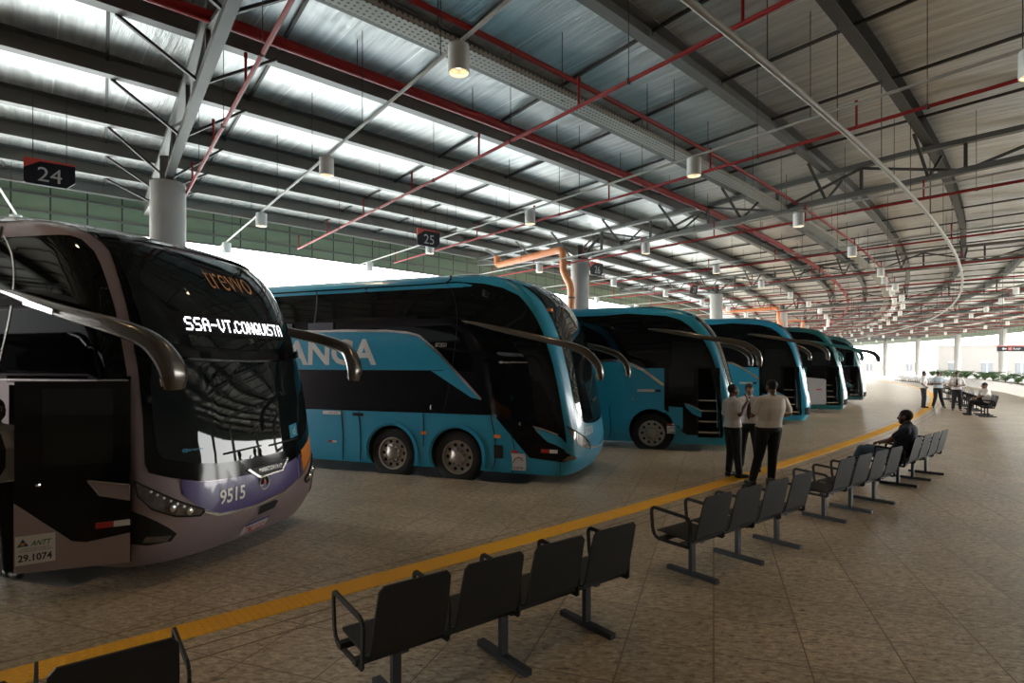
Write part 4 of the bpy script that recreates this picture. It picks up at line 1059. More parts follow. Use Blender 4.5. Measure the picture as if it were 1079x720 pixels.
tr=tag(arc_sweep('cable_tray',[(-2.78,7.12),(-2.78,7.02),(-2.42,7.02),(-2.42,7.12),(-2.43,7.12),(-2.43,7.03),(-2.77,7.03),(-2.77,7.12)],PH_A+1,-8,.5,M_tray,uv=True),'perforated beige cable tray curving along the whole hall','cable tray')
tag(arc_sweep('water_pipe',[(1.25+.05*math.cos(a),6.20+.05*math.sin(a)) for a in np.linspace(0,2*PI,12,endpoint=False)],PH_A+1,-8,.5,M_cond,smooth=True),'smooth off white pipe curving along the hall over the platform','pipe')
ROW=2.05
def line_pts(ph,n0,t0,t1,h,k=2):
    base=PT(n0,ph); d=cross_dir(ph)
    return [Vector((*(base+d*t).xy,h)) for t in np.linspace(t0,t1,k)]
rods_m=M_dsteel
def rowname(k):
    return {-2:'overhead behind the view',-1:'at the left edge, passing behind the 24 sign',0:'ending above the double decker',1:'passing just in front of the 25 sign'}.get(k,'farther down the hall')
for k in range(-2,16):
    ph=-48.25+ROW*k
    g=G(); P=line_pts(ph,-1.6,-17.0,14.5,6.47); g.tube(P,.028,8)
    c=g.obj('lamp_conduit',M_cond)
    tag(c,'straight pale lamp conduit across the hall, '+rowname(k),'conduit','pale conduits carrying the lamps')
    for t in np.arange(-15,13,2.9):
        q=line_pts(ph,-1.6,t,t,6.47)[0]; g=G()
        hh=roof_h(n_of(q.x,q.y))
        g.tube([q,(q.x,q.y,hh)],.008,5,cap=False)
        o=g.obj('hanger_rod',rods_m,c)
    # red branch pipe with sprinkler uprights
    off={-2:1.2,-1:1.35,0:.85}.get(k,.30)
    ph2=ph+off
    P=line_pts(ph2,-1.6,-15.2,14.5,6.42); g=G(); g.tube(P,.034,8); c=g.obj('sprinkler_branch',M_red)
    tag(c,'thin red sprinkler branch, '+{-2:'overhead behind the view',-1:'steep one at the far left past the 24 sign',0:'the long one between the 24 and 25 signs'}.get(k,'farther down the hall' if k>1 else 'beside the conduit in front of the 25 sign'),'pipe','red sprinkler branches across the hall')
    for j,t in enumerate(np.arange(-15.1,13,3.0)):
        q=line_pts(ph2,-1.6,t,t,6.42)[0]; g=G()
        g.tube([q,(q.x,q.y,q.z+.42)],.022,6); g.tube([(q.x,q.y,q.z+.42),(q.x,q.y,q.z+.50)],.03,6); g.obj('sprinkler_head',M_red,c)
        if k<4:
            q=line_pts(ph2,-1.6,t+1.1,t+1.1,6.42)[0]; g=G(); g.tube([q,(q.x,q.y,roof_h(n_of(q.x,q.y)))],.007,5,cap=False); g.tube([(q.x-.03,q.y,q.z),(q.x+.03,q.y,q.z)],.045,8); g.obj('hanger_rod',rods_m,c)
# rods of tray and main
for (nm,n,h,par) in (('hanger_rod',-5.3,7.7,0),('hanger_rod',-2.6,7.0,1),('hanger_rod',1.25,6.25,2)):
    par=[o for o in bpy.data.objects if o.name in('sprinkler_main','cable_tray','water_pipe')]
    tgt={0:'sprinkler_main',1:'cable_tray',2:'water_pipe'}[[-5.3,-2.6,1.25].index(n)]
    for ph in np.arange(-50,-30,.93):
        q=PT(n,ph,h); g=G(); g.tube([q,(q.x,q.y,roof_h(n))],.009,5,cap=False); g.obj('hanger_rod',rods_m,bpy.data.objects[tgt])

# downlights
def make_lamp():
    t=thing('cylinder_downlight','x','lamp')
    g=G(); g.lathe([(.10,.38),(.145,.375),(.15,.36),(.15,0),(.135,0),(.125,.05),(.10,.12)],(0,0,0),'z',28); g.obj('housing',M_white,t,True,40)
    g=G(); g.lathe([(.125,.045),(.11,.09),(.09,.12),(.01,.12)],(0,0,0),'z',20,cap=False); g.obj('reflector',M_reflect,t,True)
    g=G(); g.lathe([(.07,.100),(.05,.095),(.005,.093)],(0,0,0),'z',16); g.obj('bulb',M_lens,t,True)
    g=G(); g.tube([(0,0,.38),(0,0,.42)],.02,8); g.obj('stem',M_cond,t)
    return t
lamp0=make_lamp(); used=False; NL=0
def lamp_label(k,j):
    n=['beside the cable tray','next left from the cable tray','third along from the cable tray','last one by the green fascia']
    if k==-2: return 'cylinder lamp hung overhead, behind or above the view'
    if k<2 and j>=4: return 'cylinder lamp over the waiting benches near the viewer'
    if j<4 and k==-1: return 'cylinder lamp at the left edge, '+n[j]
    if j<4 and k==0: return 'cylinder lamp on the conduit above the double decker, '+n[j]
    if j<4 and k==1: return 'cylinder lamp on the conduit before the 25 sign, '+n[j]
    return 'small white cylinder lamp farther down the hall, among many alike'
for k in range(-2,20):
    ph=-48.25+ROW*k
    for j,t in enumerate((0,-5.35,-10.9,-15.9,5.4,10.8)):
        q=line_pts(ph,-1.6,t,t,6.05)[0]
        o=lamp0 if not used else copy_tree(lamp0); used=True
        o.location=q; o['label']=lamp_label(k,j); o['group']='cylinder lamps hung under the roof'
        if -3<k<7 and j in(0,1,4,5,2):
            ld=bpy.data.lights.new('lamp_beam','SPOT'); ld.energy=30; ld.color=(1,.74,.46); ld.spot_size=R(100); ld.spot_blend=.7; ld.shadow_soft_size=.08
            lo=bpy.data.objects.new('lamp_beam',ld); link(lo,o); lo.location=(0,0,.03)
# lamps directly hung along the curved tray far away
for ph in np.arange(-38,-10,1.0):
    o=copy_tree(lamp0); o.location=PT(-2.1,ph,6.45); o['label']='small white cylinder lamp in the curved string along the cable tray far away'; o['group']='lamps strung along the curved cable tray'
    for c in list(o.children):
        if c.type=='LIGHT': bpy.data.objects.remove(c)

# orange drain pipes
def drain(k,rise):
    p,ph=col_pt(k); d=cross_dir(ph); tng=Vector((-d.y,d.x,0))
    t=thing('drain_pipe',{2:'thick orange drain pipe with elbows beside the column at the 26 sign',4:'orange drain pipe on the second column beyond the 26 sign',5:'orange drain pipe on the third column beyond the 26 sign'}[k],'pipe',(p.x,p.y,0),math.atan2(d.y,d.x),'orange drain pipes at the columns')
    r=.15
    def seg(name,pts,rr=r): g=G(); g.tube(pts,rr,14); return g.obj(name,M_orange,t,True,50)
    x=-.12; y=-.95
    seg('horizontal_pipe',[(-4.4,y,rise-.12),(-.5,y,rise)])
    seg('elbow',[(-4.4,y,rise-.12),(-4.47,y,rise-.06),(-4.5,y,rise+.1),(-4.5,y,rise+.3)],r*1.05)
    seg('elbow',[(-.5,y,rise),(-.28,y,rise-.03),(-.15,y,rise-.15),(x,y,rise-.4)],r*1.05)
    seg('downpipe',[(x,y,rise-.4),(x,y,rise-.9),(x+.05,y+.06,rise-1.1),(x+.18,y+.22,rise-1.5),(x+.2,y+.27,rise-1.75),(x+.2,y+.27,0)])
    for z in (rise-2.1,3.4,1.5):
        g=G(); g.lathe([(r+.03,-.03),(r+.03,.03)],(x+.2,y+.27,z),'z',14); g.obj('pipe_bracket',M_dsteel,t)
drain(2,7.0); drain(4,6.9); drain(5,6.9)

# bay signs
def bay_sign(txt,ph,x,y,h,label):
    d=cross_dir(ph); dd=Vector((math.cos(R(ph)),math.sin(R(ph)),0))
    rz=math.atan2(dd.y,dd.x)+PI/2            # local x along the hall, faces -y
    t=thing('bay_sign',label,'sign',(x,y,h),rz,'hanging bay number signs')
    W,Hh=.86,.54; c=.15
    def poly(pts,y0,y1):
        n=len(pts); bm=bmesh.new(); V=[bm.verts.new((a,y0,b)) for a,b in pts]+[bm.verts.new((a,y1,b)) for a,b in pts]
        bm.faces.new(V[:n]); bm.faces.new(V[n:][::-1])
        for i in range(n): bm.faces.new((V[i],V[n+i],V[n+(i+1)%n],V[(i+1)%n]))
        return bm
    x0,x1,z0,z1=-W/2,W/2,-Hh/2,Hh/2
    bm_obj('sign_panel',poly([(x0,z0+.03),(x0+.04,z0),(x1-c,z0),(x1,z0+c),(x1,z1),(x0,z1)],-.03,.03),M_signblk,t)
    bm_obj('red_corner',poly([(x0-.001,z1+.001),(x1+.001,z1+.001),(x1+.001,z1-.035),(x0+.26,z1-.045),(x0-.001,z1-.22)],-.034,.034),M_signred,t)
    vs,fs=text_polys(txt,None,.30,bold=.0); w=max(v[0] for v in vs); s=1
    if w>.5: s=.5/w
    mesh_obj('number',[(v[0]*s-w*s/2,-.038,v[1]-.19) for v in vs],fs,M_signtx,t)
    g=G(); g.tube([(-.28,0,Hh/2),(-.28,0,1.6)],.008,6); g.obj('hanger_rod',M_dsteel,t)
    g=G(); g.tube([(.28,0,Hh/2),(.28,0,1.6)],.008,6); g.obj('hanger_rod',M_dsteel,t)
bay_sign('24',-49.6,-9.9,12.2,6.10,'hanging black bay sign with a red corner reading 24')
bay_sign('25',-46.35,-2.7,18.4,6.10,'hanging black bay sign with a red corner reading 25')
bay_sign('26',-43.4,3.62,24.35,6.12,'small hanging black bay sign reading 26 beside the column')
bay_sign('27',-40.4,9.8,30.7,6.10,'far hanging black bay sign reading 27')

# long direction sign at the right
t=thing('direction_sign','long black hanging direction sign with a red top edge and white arrow at the right','sign',(30.9,36.0,3.05),R(-8))
g=G(); g.box((2.0,0,0),(4.4,.08,.34)); g.obj('sign_panel',M_signblk,t)
g=G(); g.box((2.0,0,.16),(4.42,.09,.055)); g.obj('red_edge',M_signred,t)
g=G(); g.add([(.02,-.045,-.02),(.14,-.045,.07),(.14,-.045,.02),(.30,-.045,.02),(.30,-.045,-.06),(.14,-.045,-.06),(.14,-.045,-.11)],[(0,6,5,4,3,2,1)]); g.obj('arrow',M_signtx,t)
g=G(); g.box((.50,-.043,-.02),(.2,.01,.17)); g.obj('red_square',M_signred,t)
vs,fs=text_polys('RAP',.42,.13,bold=.02); mesh_obj('lettering',[(v[0]+.68,-.046,v[1]-.09) for v in vs],fs,M_signtx,t)
vs,fs=text_polys('ELEVADOR',.5,.08); mesh_obj('lettering',[(v[0]+2.35,-.046,v[1]-.06) for v in vs],fs,M_signtx,t)
for x in (.1,3.9): g=G(); g.tube([(x,0,.18),(x,0,4.9)],.012,6); g.obj('hanger_rod',M_dsteel,t)

# ------------------------------------------------------------------ benches
def rr_poly(w,h,r,n=5):
    pts=[]
    for cx,cy,a0 in ((w/2-r,h/2-r,0),(-w/2+r,h/2-r,90),(-w/2+r,-h/2+r,180),(w/2-r,-h/2+r,270)):
        for i in range(n+1): a=R(a0+90*i/n); pts.append((cx+r*math.cos(a),cy+r*math.sin(a)))
    return pts
def seat_shell(parent,x,m):
    """one bent metal sheet: seat pan then back; the sitter faces -y, the back is at +y"""
    W=.46
    # profile in (y,z)
    prof=[(-.235,.415),(-.225,.432),(-.19,.44),(0,.425),(.14,.415),(.185,.425),(.205,.455),(.215,.50),(.25,.65),(.285,.80),(.29,.83)]
    th=.012; vs=[];fs=[]
    def hw(i): 
        if i==0: return W/2-.04
        if i==1: return W/2-.012
        if i==len(prof)-1: return W/2-.035
        if i==len(prof)-2: return W/2-.008
        return W/2
    n=len(prof)
    for i,(y,z) in enumerate(prof):
        a=prof[max(i-1,0)]; b=prof[min(i+1,n-1)]; d=Vector((b[0]-a[0],b[1]-a[1])).normalized(); nn_=(-d.y,d.x)
        w=hw(i)
        for s in (-1,1):
            vs.append((x+s*w,y,z)); vs.append((x+s*w,y-nn_[0]*th,z-nn_[1]*th))
    for i in range(n-1):
        a=i*4; b=a+4
        fs+= [(a,a+2,b+2,b),(a+1,b+1,b+3,a+3),(a,b,b+1,a+1),(a+2,a+3,b+3,b+2)]
    fs+=[(0,1,3,2),(4*n-4,4*n-2,4*n-1,4*n-3)]
    k=5
    s1=mesh_obj('seat',vs[:4*(k+1)+4],[f for f in fs if max(f)<4*(k+2)],m,parent)
    off=4*(k+1)
    b1=mesh_obj('backrest',[v for v in vs[off:]],[tuple(i-off for i in f) for f in fs if min(f)>=off],m,parent)
    for o in (s1,b1):
        bm=bmesh.new(); bm.from_mesh(o.data); bmesh.ops.recalc_face_normals(bm,faces=bm.faces); bm.to_mesh(o.data); bm.free()
def armrest(parent,x,m):
    g=G()
    P=[(x,.165,.36),(x,-.17,.365),(x,-.215,.385),(x,-.24,.44),(x,-.255,.60),(x,-.25,.635),(x,-.22,.65),(x,.13,.625),(x,.165,.61),(x,.175,.58),(x,.165,.36)]
    for a,b in zip(P,P[1:]): g.bar(a,b,.034,.012,up=(1,0,0)) if False else g.bar(a,b,.03,.014,up=(1,0,0))
    g.obj('armrest',m,parent)
def make_bench(nseats=4,m=M_seat,ml=M_seatleg):
    t=thing('bench','x','bench')
    L=.54*nseats
    g=G(); g.bar((-L/2-.02,-.12,.38),(L/2+.02,-.12,.38),.05,.035); g.obj('beam',m,t)
    g=G(); g.bar((-L/2-.02,.10,.375),(L/2+.02,.10,.375),.05,.035); g.obj('beam',m,t)
    for i in range(nseats):
        seat_shell(t,-L/2+.54*(i+.5)+.01,m)
    for i in range(nseats+1): armrest(t,-L/2+.54*i+.0,m)
    for x in (-.80,0,.80):
        g=G(); g.bar((x,0,.03),(x,0,.37),.055,.04,up=(0,1,0)); g.bar((x,-.14,.355),(x,.12,.355),.05,.03); g.obj('leg',ml,t)
        g=G(); g.bar((x,-.27,.02),(x,.27,.02),.055,.04); g.obj('foot_bar',ml,t)
    return t
bench0=make_bench()
BL=[(-49.97,'charcoal metal bench cut off at the bottom left corner'),(-48.95,'nearest full charcoal four seat bench beside the yellow line'),(-47.93,'charcoal four seat bench in front of the three standing drivers'),(-46.93,'charcoal four seat bench just before the one with the seated man'),(-45.95,'charcoal bench with a man in a navy shirt seated at its near end')]
for i,(ph,lab) in enumerate(BL):
    o=bench0 if i==0 else copy_tree(bench0)
    p=PT(1.95,ph)
    p={0:Vector((-2.42,2.05,0)),1:Vector((-.06,3.87,0)),2:Vector((2.34,5.90,0)),3:Vector((4.69,7.89,0)),4:Vector((7.05,10.02,0))}[i]
    hd={0:51,1:52,2:52,3:52.5,4:49.5}[i]
    o.location=p; o.rotation_euler=(0,0,R(90-hd)); o['label']=lab; o['group']='charcoal benches along the yellow line'
# local +x must run away along the hall and local +y must point to the left of travel; the backs are on the right -> mirror
for o in [x for x in COL.objects if x.name.startswith('bench') and x.parent is None]:
    o.rotation_euler.z += PI
# far benches
for i,(ph,lab) in enumerate(((-40.15,'slate bench seen end on, a man in a cream shirt seated on it'),(-39.1,'slate bench behind the standing man with a tie'),(-38.1,'slate bench behind the group of standing men'))):
    o=copy_tree(bench0); p=PT(2.35,ph); o.location=p; o.rotation_euler=(0,0,R(90-(-ph))+PI); o['label']=lab; o['group']='benches around the far group of men'
bl=make_bench(4,M_seatlt,M_seatleg)
for i in range(9):
    ph=-29.2+1.02*i
    o=bl if i==0 else copy_tree(bl); p=PT(2.7,ph); o.location=p; o.rotation_euler=(0,0,R(90+ph)+PI); o['label']='pale metal bench in the distant row beyond the end of the yellow line'; o['group']='distant row of pale benches'

# ------------------------------------------------------------------ people
def frame(d, up=(0,0,1)):
    d=Vector(d).normalized(); up=Vector(up); s=d.cross(up)
    if s.length<1e-3: s=d.cross(Vector((0,1,0)))
    s.normalize(); return d,s,s.cross(d).normalized()
def capsule(g,p,q,r1,r2,n=12,flat=1.0,side=None):
    p=Vector(p);q=Vector(q); d=q-p; L=d.length
    if L<1e-5: d=Vector((0,0,1))
    d,s,u=frame(d, side or (0,0,1)); rings=[]
    for i in range(5): a=-PI/2+PI/2*i/4; rings.append((p+d*r1*math.sin(a),r1*math.cos(a)))
    for i in range(5): a=PI/2*i/4; rings.append((q+d*r2*math.sin(a),r2*math.cos(a)))
    vs=[];fs=[]
    for c,r in rings:
        r=max(r,.0006)
        for k in range(n): a=2*PI*k/n; vs.append(c+s*r*math.cos(a)+u*r*flat*math.sin(a))
    for i in range(len(rings)-1):
        for k in range(n): a=i*n+k;b=i*n+(k+1)%n; fs.append((a,b,b+n,a+n))
    fs.append(tuple(range(n))[::-1]); fs.append(tuple((len(rings)-1)*n+k for k in range(n)))
    g.add(vs,fs)
def ellipsoid(g,c,r,M=None,nu=18,nv=12):
    c=Vector(c); vs=[];fs=[]
    for i in range(nv+1):
        t=-PI/2+PI*i/nv
        for k in range(nu):
            a=2*PI*k/nu; v=Vector((r[0]*max(.002,math.cos(t))*math.cos(a),r[1]*max(.002,math.cos(t))*math.sin(a),r[2]*math.sin(t)))
            vs.append((M@v if M else v)+c)
    for i in range(nv):
        for k in range(nu): a=i*nu+k;b=i*nu+(k+1)%nu; fs.append((a,b,b+nu,a+nu))
    fs.append(tuple(range(nu))[::-1]); fs.append(tuple(nv*nu+k for k in range(nu)))
    g.add(vs,fs)
def remeshed(g,name,m,parent,vox,it=3):
    o=mesh_obj(name,g.v,g.f,m,None)
    md=o.modifiers.new('r','REMESH'); md.mode='VOXEL'; md.voxel_size=vox; md.use_smooth_shade=True
    sm=o.modifiers.new('s','SMOOTH'); sm.iterations=it; sm.factor=.5
    bpy.context.view_layer.update(); bake(o); o.parent=parent; return o
def torso(g, hip, waist, chest, sh, ax_x, k, inf=0.0):
    """stack of elliptic sections from the hips up to the shoulders"""
    ax=Vector(ax_x).normalized()
    pts=[hip-Vector((0,0,.06)) if k.get('stand',1) else hip, hip, waist, chest, sh, sh+(sh-chest).normalized()*.045]
    W=[.15,.172,.150,.178,.165,.08]; D=[.11,.125,.105,.125,.095,.06]; b=k.get('bulk',1.0)
    vs=[];fs=[];n=20
    P=[];
    for i in range(len(pts)-1):
        for j in range(4):
            t=j/4; P.append((pts[i].lerp(pts[i+1],t),W[i]+(W[i+1]-W[i])*t,D[i]+(D[i+1]-D[i])*t))
    P.append((pts[-1],W[-1],D[-1]))
    up=(sh-hip).normalized(); fw=up.cross(ax).normalized()
    for c,w,d in P:
        for q in range(n):
            a=2*PI*q/n; ca,sa=math.cos(a),math.sin(a)
            vs.append(c+ax*(w*b+inf)*math.copysign(abs(ca)**.8,ca)+fw*(d*b+inf)*math.copysign(abs(sa)**.85,sa))
    for i in range(len(P)-1):
        for q in range(n): a=i*n+q;c2=i*n+(q+1)%n; fs.append((a,c2,c2+n,a+n))
    fs.append(tuple(range(n))[::-1]); fs.append(tuple((len(P)-1)*n+q for q in range(n)))
    g.add(vs,fs)
def hand(g, wrist, d, palm_n, curl, sgn):
    """palm, four fingers of unequal length bent at the knuckles, thumb from the side"""
    d=Vector(d).normalized(); pn=Vector(palm_n); pn=(pn-d*pn.dot(d)).normalized(); s=d.cross(pn)*sgn
    wrist=Vector(wrist)
    capsule(g,wrist,wrist+d*.03,.026,.030,10,.6,pn)
    for i in range(4):
        o=s*(-.027+.018*i)
        capsule(g,wrist+d*.02+o*.8,wrist+d*.085+o,.014,.0125,8)
    for i,l in enumerate((.070,.080,.075,.058)):
        o=s*(.027-.018*i); p=wrist+d*.088+o; a=curl
        dd=(d*math.cos(a)+pn*math.sin(a)); q=p+dd*l*.5; dd2=(d*math.cos(a*2.1)+pn*math.sin(a*2.1)); r=q+dd2*l*.5
        capsule(g,p,q,.0098,.0090,8); capsule(g,q,r,.0090,.0078,8)
    p=wrist+d*.025+s*.028; dd=(d*.75+s*.6+pn*.35).normalized(); q=p+dd*.045; dd2=(d*.9+s*.15+pn*.5).normalized()
    capsule(g,p,q,.013,.0115,8); capsule(g,q,q+dd2*.032,.0112,.009,8)
def person(label,loc,heading,J,skin=M_skin1,shirt=M_shirt,trousers=M_trous,vox=.009,scale=1.0,tie=False,bulk=1.0,sleeve=.75,group=None,stand=1):
    t=thing('person',label,'person',loc,R(-heading),group); t.scale=(scale,)*3
    V=Vector
    hip,waist,chest,sh,head=V(J['hip']),V(J['waist']),V(J['chest']),V(J['sh']),V(J['head'])
    ax=V(J.get('ax',(1,0,0))).normalized(); k={'bulk':bulk,'stand':stand}
    b=G(); torso(b,hip,waist,chest,sh,ax,k)
    # neck and head
    hf=V(J.get('look',(0,1,0))).normalized(); hu=V(J.get('hup',(0,0,1))); hr=hf.cross(hu).normalized(); hu=hr.cross(hf).normalized()
    M=Matrix((hr,hf,hu)).transposed()
    capsule(b,sh+V((0,0,-.02)),head+M@V((0,-.02,-.06)),.062*bulk**.5,.055)
    ellipsoid(b,head+M@V((0,-.008,.022)),(.076,.094,.094),M)
    ellipsoid(b,head+M@V((0,.026,-.045)),(.060,.070,.082),M)
    ellipsoid(b,head+M@V((0,.066,-.102)),(.030,.026,.024),M)
    def H(x,y,z): return head+M@V((x,y,z))
    capsule(b,H(0,.088,.008),H(0,.110,-.032),.011,.016); capsule(b,H(-.012,.098,-.038),H(.012,.098,-.038),.011,.011)
    capsule(b,H(-.036,.078,.022),H(.036,.078,.022),.014,.014)
    capsule(b,H(-.020,.088,-.064),H(.020,.088,-.064),.009,.009); capsule(b,H(-.016,.087,-.078),H(.016,.087,-.078),.010,.010)
    for s in (-1,1):
        capsule(b,H(s*.040,.064,-.025),H(s*.046,.045,-.05),.024,.024)
        ellipsoid(b,H(s*.079,-.004,-.010),(.010,.022,.032),M,10,8)
    # legs
    for s,a in ((-1,'L'),(1,'R')):
        hp=hip+ax*s*.095*bulk+V((0,0,-.02)); kn,an=V(J['knee'+a]),V(J['ankle'+a])
        capsule(b,hp,kn,.088*bulk,.056); capsule(b,kn,kn.lerp(an,.35),.055,.058); capsule(b,kn.lerp(an,.3),an,.056,.038)
        # arms
        so=sh+ax*s*(.175*bulk)+V((0,0,-.045)); el,wr=V(J['elbow'+a]),V(J['wrist'+a])
        capsule(b,sh+ax*s*.08,so,.06,.062*bulk); capsule(b,so,el,.054*bulk,.041); capsule(b,el,el.lerp(wr,.3),.041,.042); capsule(b,el.lerp(wr,.25),wr,.041,.026)
        hd_=J.get('hand'+a,(wr-el)); hand(b,wr,hd_,J.get('palm'+a,(-s,0.2,0)),J.get('curl',.35),s)
        td=V(J.get('toe'+a,(s*.15,1,0))).normalized()
        capsule(b,an+V((0,0,-.03))-td*.03,an+V((0,0,-.045))+td*.13,.030,.028)
    body=remeshed(b,'body',skin,t,vox)
    # shirt
    g=G(); torso(g,hip+V((0,0,.02 if stand else 0)),waist,chest,sh+V((0,0,-.005)),ax,dict(k,stand=0),.020)
    for s,a in ((-1,'L'),(1,'R')):
        so=sh+ax*s*(.175*bulk)+V((0,0,-.045)); el=V(J['elbow'+a]); e2=so.lerp(el,sleeve)
        capsule(g,sh+ax*s*.06,so,.066,.074*bulk); capsule(g,so,e2,.072*bulk,.064*bulk)
    n1=sh.lerp(head,.28)
    capsule(g,sh+V((0,0,-.02)),n1,.072,.066)
    remeshed(g,'shirt',shirt,t,max(vox,.010),3)
    # trousers
    g=G()
    vs=hip+V((0,0,.045)) if stand else hip
    ellipsoid(g,hip+V((0,0,.0)),(.178*bulk,.138*bulk,.105),Matrix((ax,V((0,1,0)),V((0,0,1)))).transposed())
    for s,a in ((-1,'L'),(1,'R')):
        hp=hip+ax*s*.092*bulk+V((0,0,-.03)); kn,an=V(J['knee'+a]),V(J['ankle'+a])
        capsule(g,hp,kn,.108*bulk,.080); capsule(g,kn,an.lerp(kn,.06),.080,.064)
    remeshed(g,'trousers',trousers,t,max(vox,.010),3)
    for s,a in ((-1,'L'),(1,'R')):
        an=V(J['ankle'+a]); td=V(J.get('toe'+a,(s*.15,1,0))).normalized(); g=G()
        capsule(g,an+V((0,0,-.035))-td*.045,an+V((0,0,-.045))+td*.15,.043,.036,12)
        capsule(g,an+V((0,0,-.01)),an+V((0,0,-.045)),.046,.045)
        o=remeshed(g,'shoe',M_shoe,t,.010,1)
    # hair : shell over the skull, open at the face
    g=G(); ellipsoid(g,(0,-.011,.024),(.080,.097,.098),None,28,20)
    vs=[V(v) for v in g.v]; keep=[]
    for f in g.f:
        c=sum((vs[i] for i in f),V())/len(f)
        if c.z>.045 if c.y>.045 else (c.z>.0 if c.y>.0 else c.z>-.055): keep.append(f)
    o=mesh_obj('hair',[head+M@v for v in vs],keep,M_hair,t,True)
    md=o.modifiers.new('s','SOLIDIFY'); md.thickness=.012; md.offset=-1
    g=G()
    for s in (-1,1): ellipsoid(g,H(s*.030,.079,-.001),(.0125,.010,.009),M,12,8)
    e=g.obj('eyes',M_eye,t,True); g=G()
    for s in (-1,1): ellipsoid(g,H(s*.030,.0865,-.001),(.005,.0035,.0055),M,10,6)
    g.obj('iris',M_ink,e,True)
    if tie:
        g=G(); fw=(sh-hip).normalized().cross(ax); fw=Vector((0,1,0))
        P=[(sh+V((0,.075,.035)),.022),(sh+V((0,.105,-.02)),.018),(chest+V((0,.150*bulk,0)),.034),(waist+V((0,.135*bulk,.02)),.040),(waist+V((0,.135*bulk,-.05)),.006)]
        vs=[];fs=[]
        for p,w in P:
            for sx,dy in ((-1,0),(1,0),(1,.014),(-1,.014)): vs.append(p+V((sx*w,dy,0)))
        for i in range(len(P)-1):
            for q in range(4): a=4*i+q;c2=4*i+(q+1)%4; fs.append((a,c2,c2+4,a+4))
        fs+=[(0,3,2,1),(4*len(P)-4,4*len(P)-3,4*len(P)-2,4*len(P)-1)]
        mesh_obj('tie',vs,fs,M_ink,t)
    if stand:
        g=G(); g.lathe([(.0,0)]+[(1,0)],(0,0,0),'z',3) if False else None
    return t
def standing(**kw):
    J=dict(hip=(0,0,.93),waist=(0,0,1.08),chest=(0,.01,1.27),sh=(0,-.01,1.44),head=(0,.015,1.635),
        kneeL=(-.11,.02,.50),kneeR=(.11,.02,.50),ankleL=(-.13,-.01,.085),ankleR=(.13,-.01,.085),
        elbowL=(-.27,-.03,1.14),elbowR=(.27,-.03,1.14),wristL=(-.29,.06,.90),wristR=(.29,.06,.90))
    J.update(kw); return J
# three drivers beside the yellow line
person('standing man in white shirt raising his hand to his face, left of the three drivers',(3.93,10.15,0),78,
  standing(elbowR=(.30,-.05,1.20),wristR=(.27,.14,1.45),handR=(-.5,-.05,1),palmR=(-.5,-1,0),elbowL=(-.24,-.02,1.13),wristL=(-.22,.12,.92),kneeL=(-.10,.03,.50),ankleL=(-.12,.0,.085),ankleR=(.12,.06,.085),look=(.1,1,0)),
  M_skin2,M_shirt,tie=True,scale=.95,vox=.0085,group='drivers talking beside the yellow line')
person('man with dark tie and hand on hip, middle of the three drivers, facing the camera',(4.52,10.85,0),205,
  standing(elbowR=(.36,-.10,1.20),wristR=(.20,.02,1.02),handR=(-.8,.5,-.1),palmR=(0,0,-1),elbowL=(-.30,-.03,1.16),wristL=(-.24,.14,.98),ankleL=(-.17,.03,.085),ankleR=(.16,-.03,.085),kneeL=(-.14,.05,.5),kneeR=(.13,.02,.5),look=(-.25,1,-.05)),
  M_skin1,M_shirt,tie=True,scale=.945,vox=.0085,group='drivers talking beside the yellow line')
person('heavily built man in white shirt, back to the camera, right of the three drivers',(4.25,9.50,0),352,
  standing(hip=(.03,0,.95),waist=(.06,0,1.08),chest=(.08,0,1.27),sh=(.09,0,1.45),head=(.10,.02,1.64),kneeL=(-.10,.05,.52),kneeR=(.12,.02,.50),ankleL=(-.25,.02,.085),ankleR=(.13,.08,.085),
   elbowL=(-.20,.08,1.17),wristL=(-.10,.28,1.12),elbowR=(.43,.02,1.19),wristR=(.34,.25,1.10),handL=(.5,.8,.1),handR=(-.4,.9,0),look=(-.15,1,-.12)),
  M_skin1,M_shirtp,scale=1.0,bulk=1.16,vox=.0085,sleeve=.7,group='drivers talking beside the yellow line')
# seated man on the fourth full bench
person('seated man in a navy T-shirt and jeans leaning back on the farther charcoal bench',(6.42,9.46,0),320,
  dict(hip=(0,.02,.52),waist=(0,-.06,.64),chest=(0,-.12,.80),sh=(0,-.15,.98),head=(0,-.10,1.15),hup=(0,-.12,1),
   kneeL=(-.14,.50,.56),kneeR=(.15,.50,.55),ankleL=(-.16,.70,.10),ankleR=(.17,.66,.10),toeL=(-.2,1,.15),toeR=(.2,1,.15),
   elbowL=(-.27,.06,.76),elbowR=(.27,.04,.74),wristL=(-.07,.26,.70),wristR=(.08,.27,.69),handL=(.6,.6,-.1),handR=(-.6,.6,-.1),palmL=(0,0,-1),palmR=(0,0,-1),look=(-.05,1,0)),
  M_skin2,M_navy,M_jeans,vox=.0085,stand=0,sleeve=.55,bulk=1.05)
# person in the doorway at the left edge
person('man in white shirt cut off by the left edge, beside the open bus door',(-4.78,5.25,0),120,
  standing(elbowR=(.26,.05,1.14),wristR=(.22,.25,1.0)),M_skin2,M_shirt,tie=True,scale=.97)
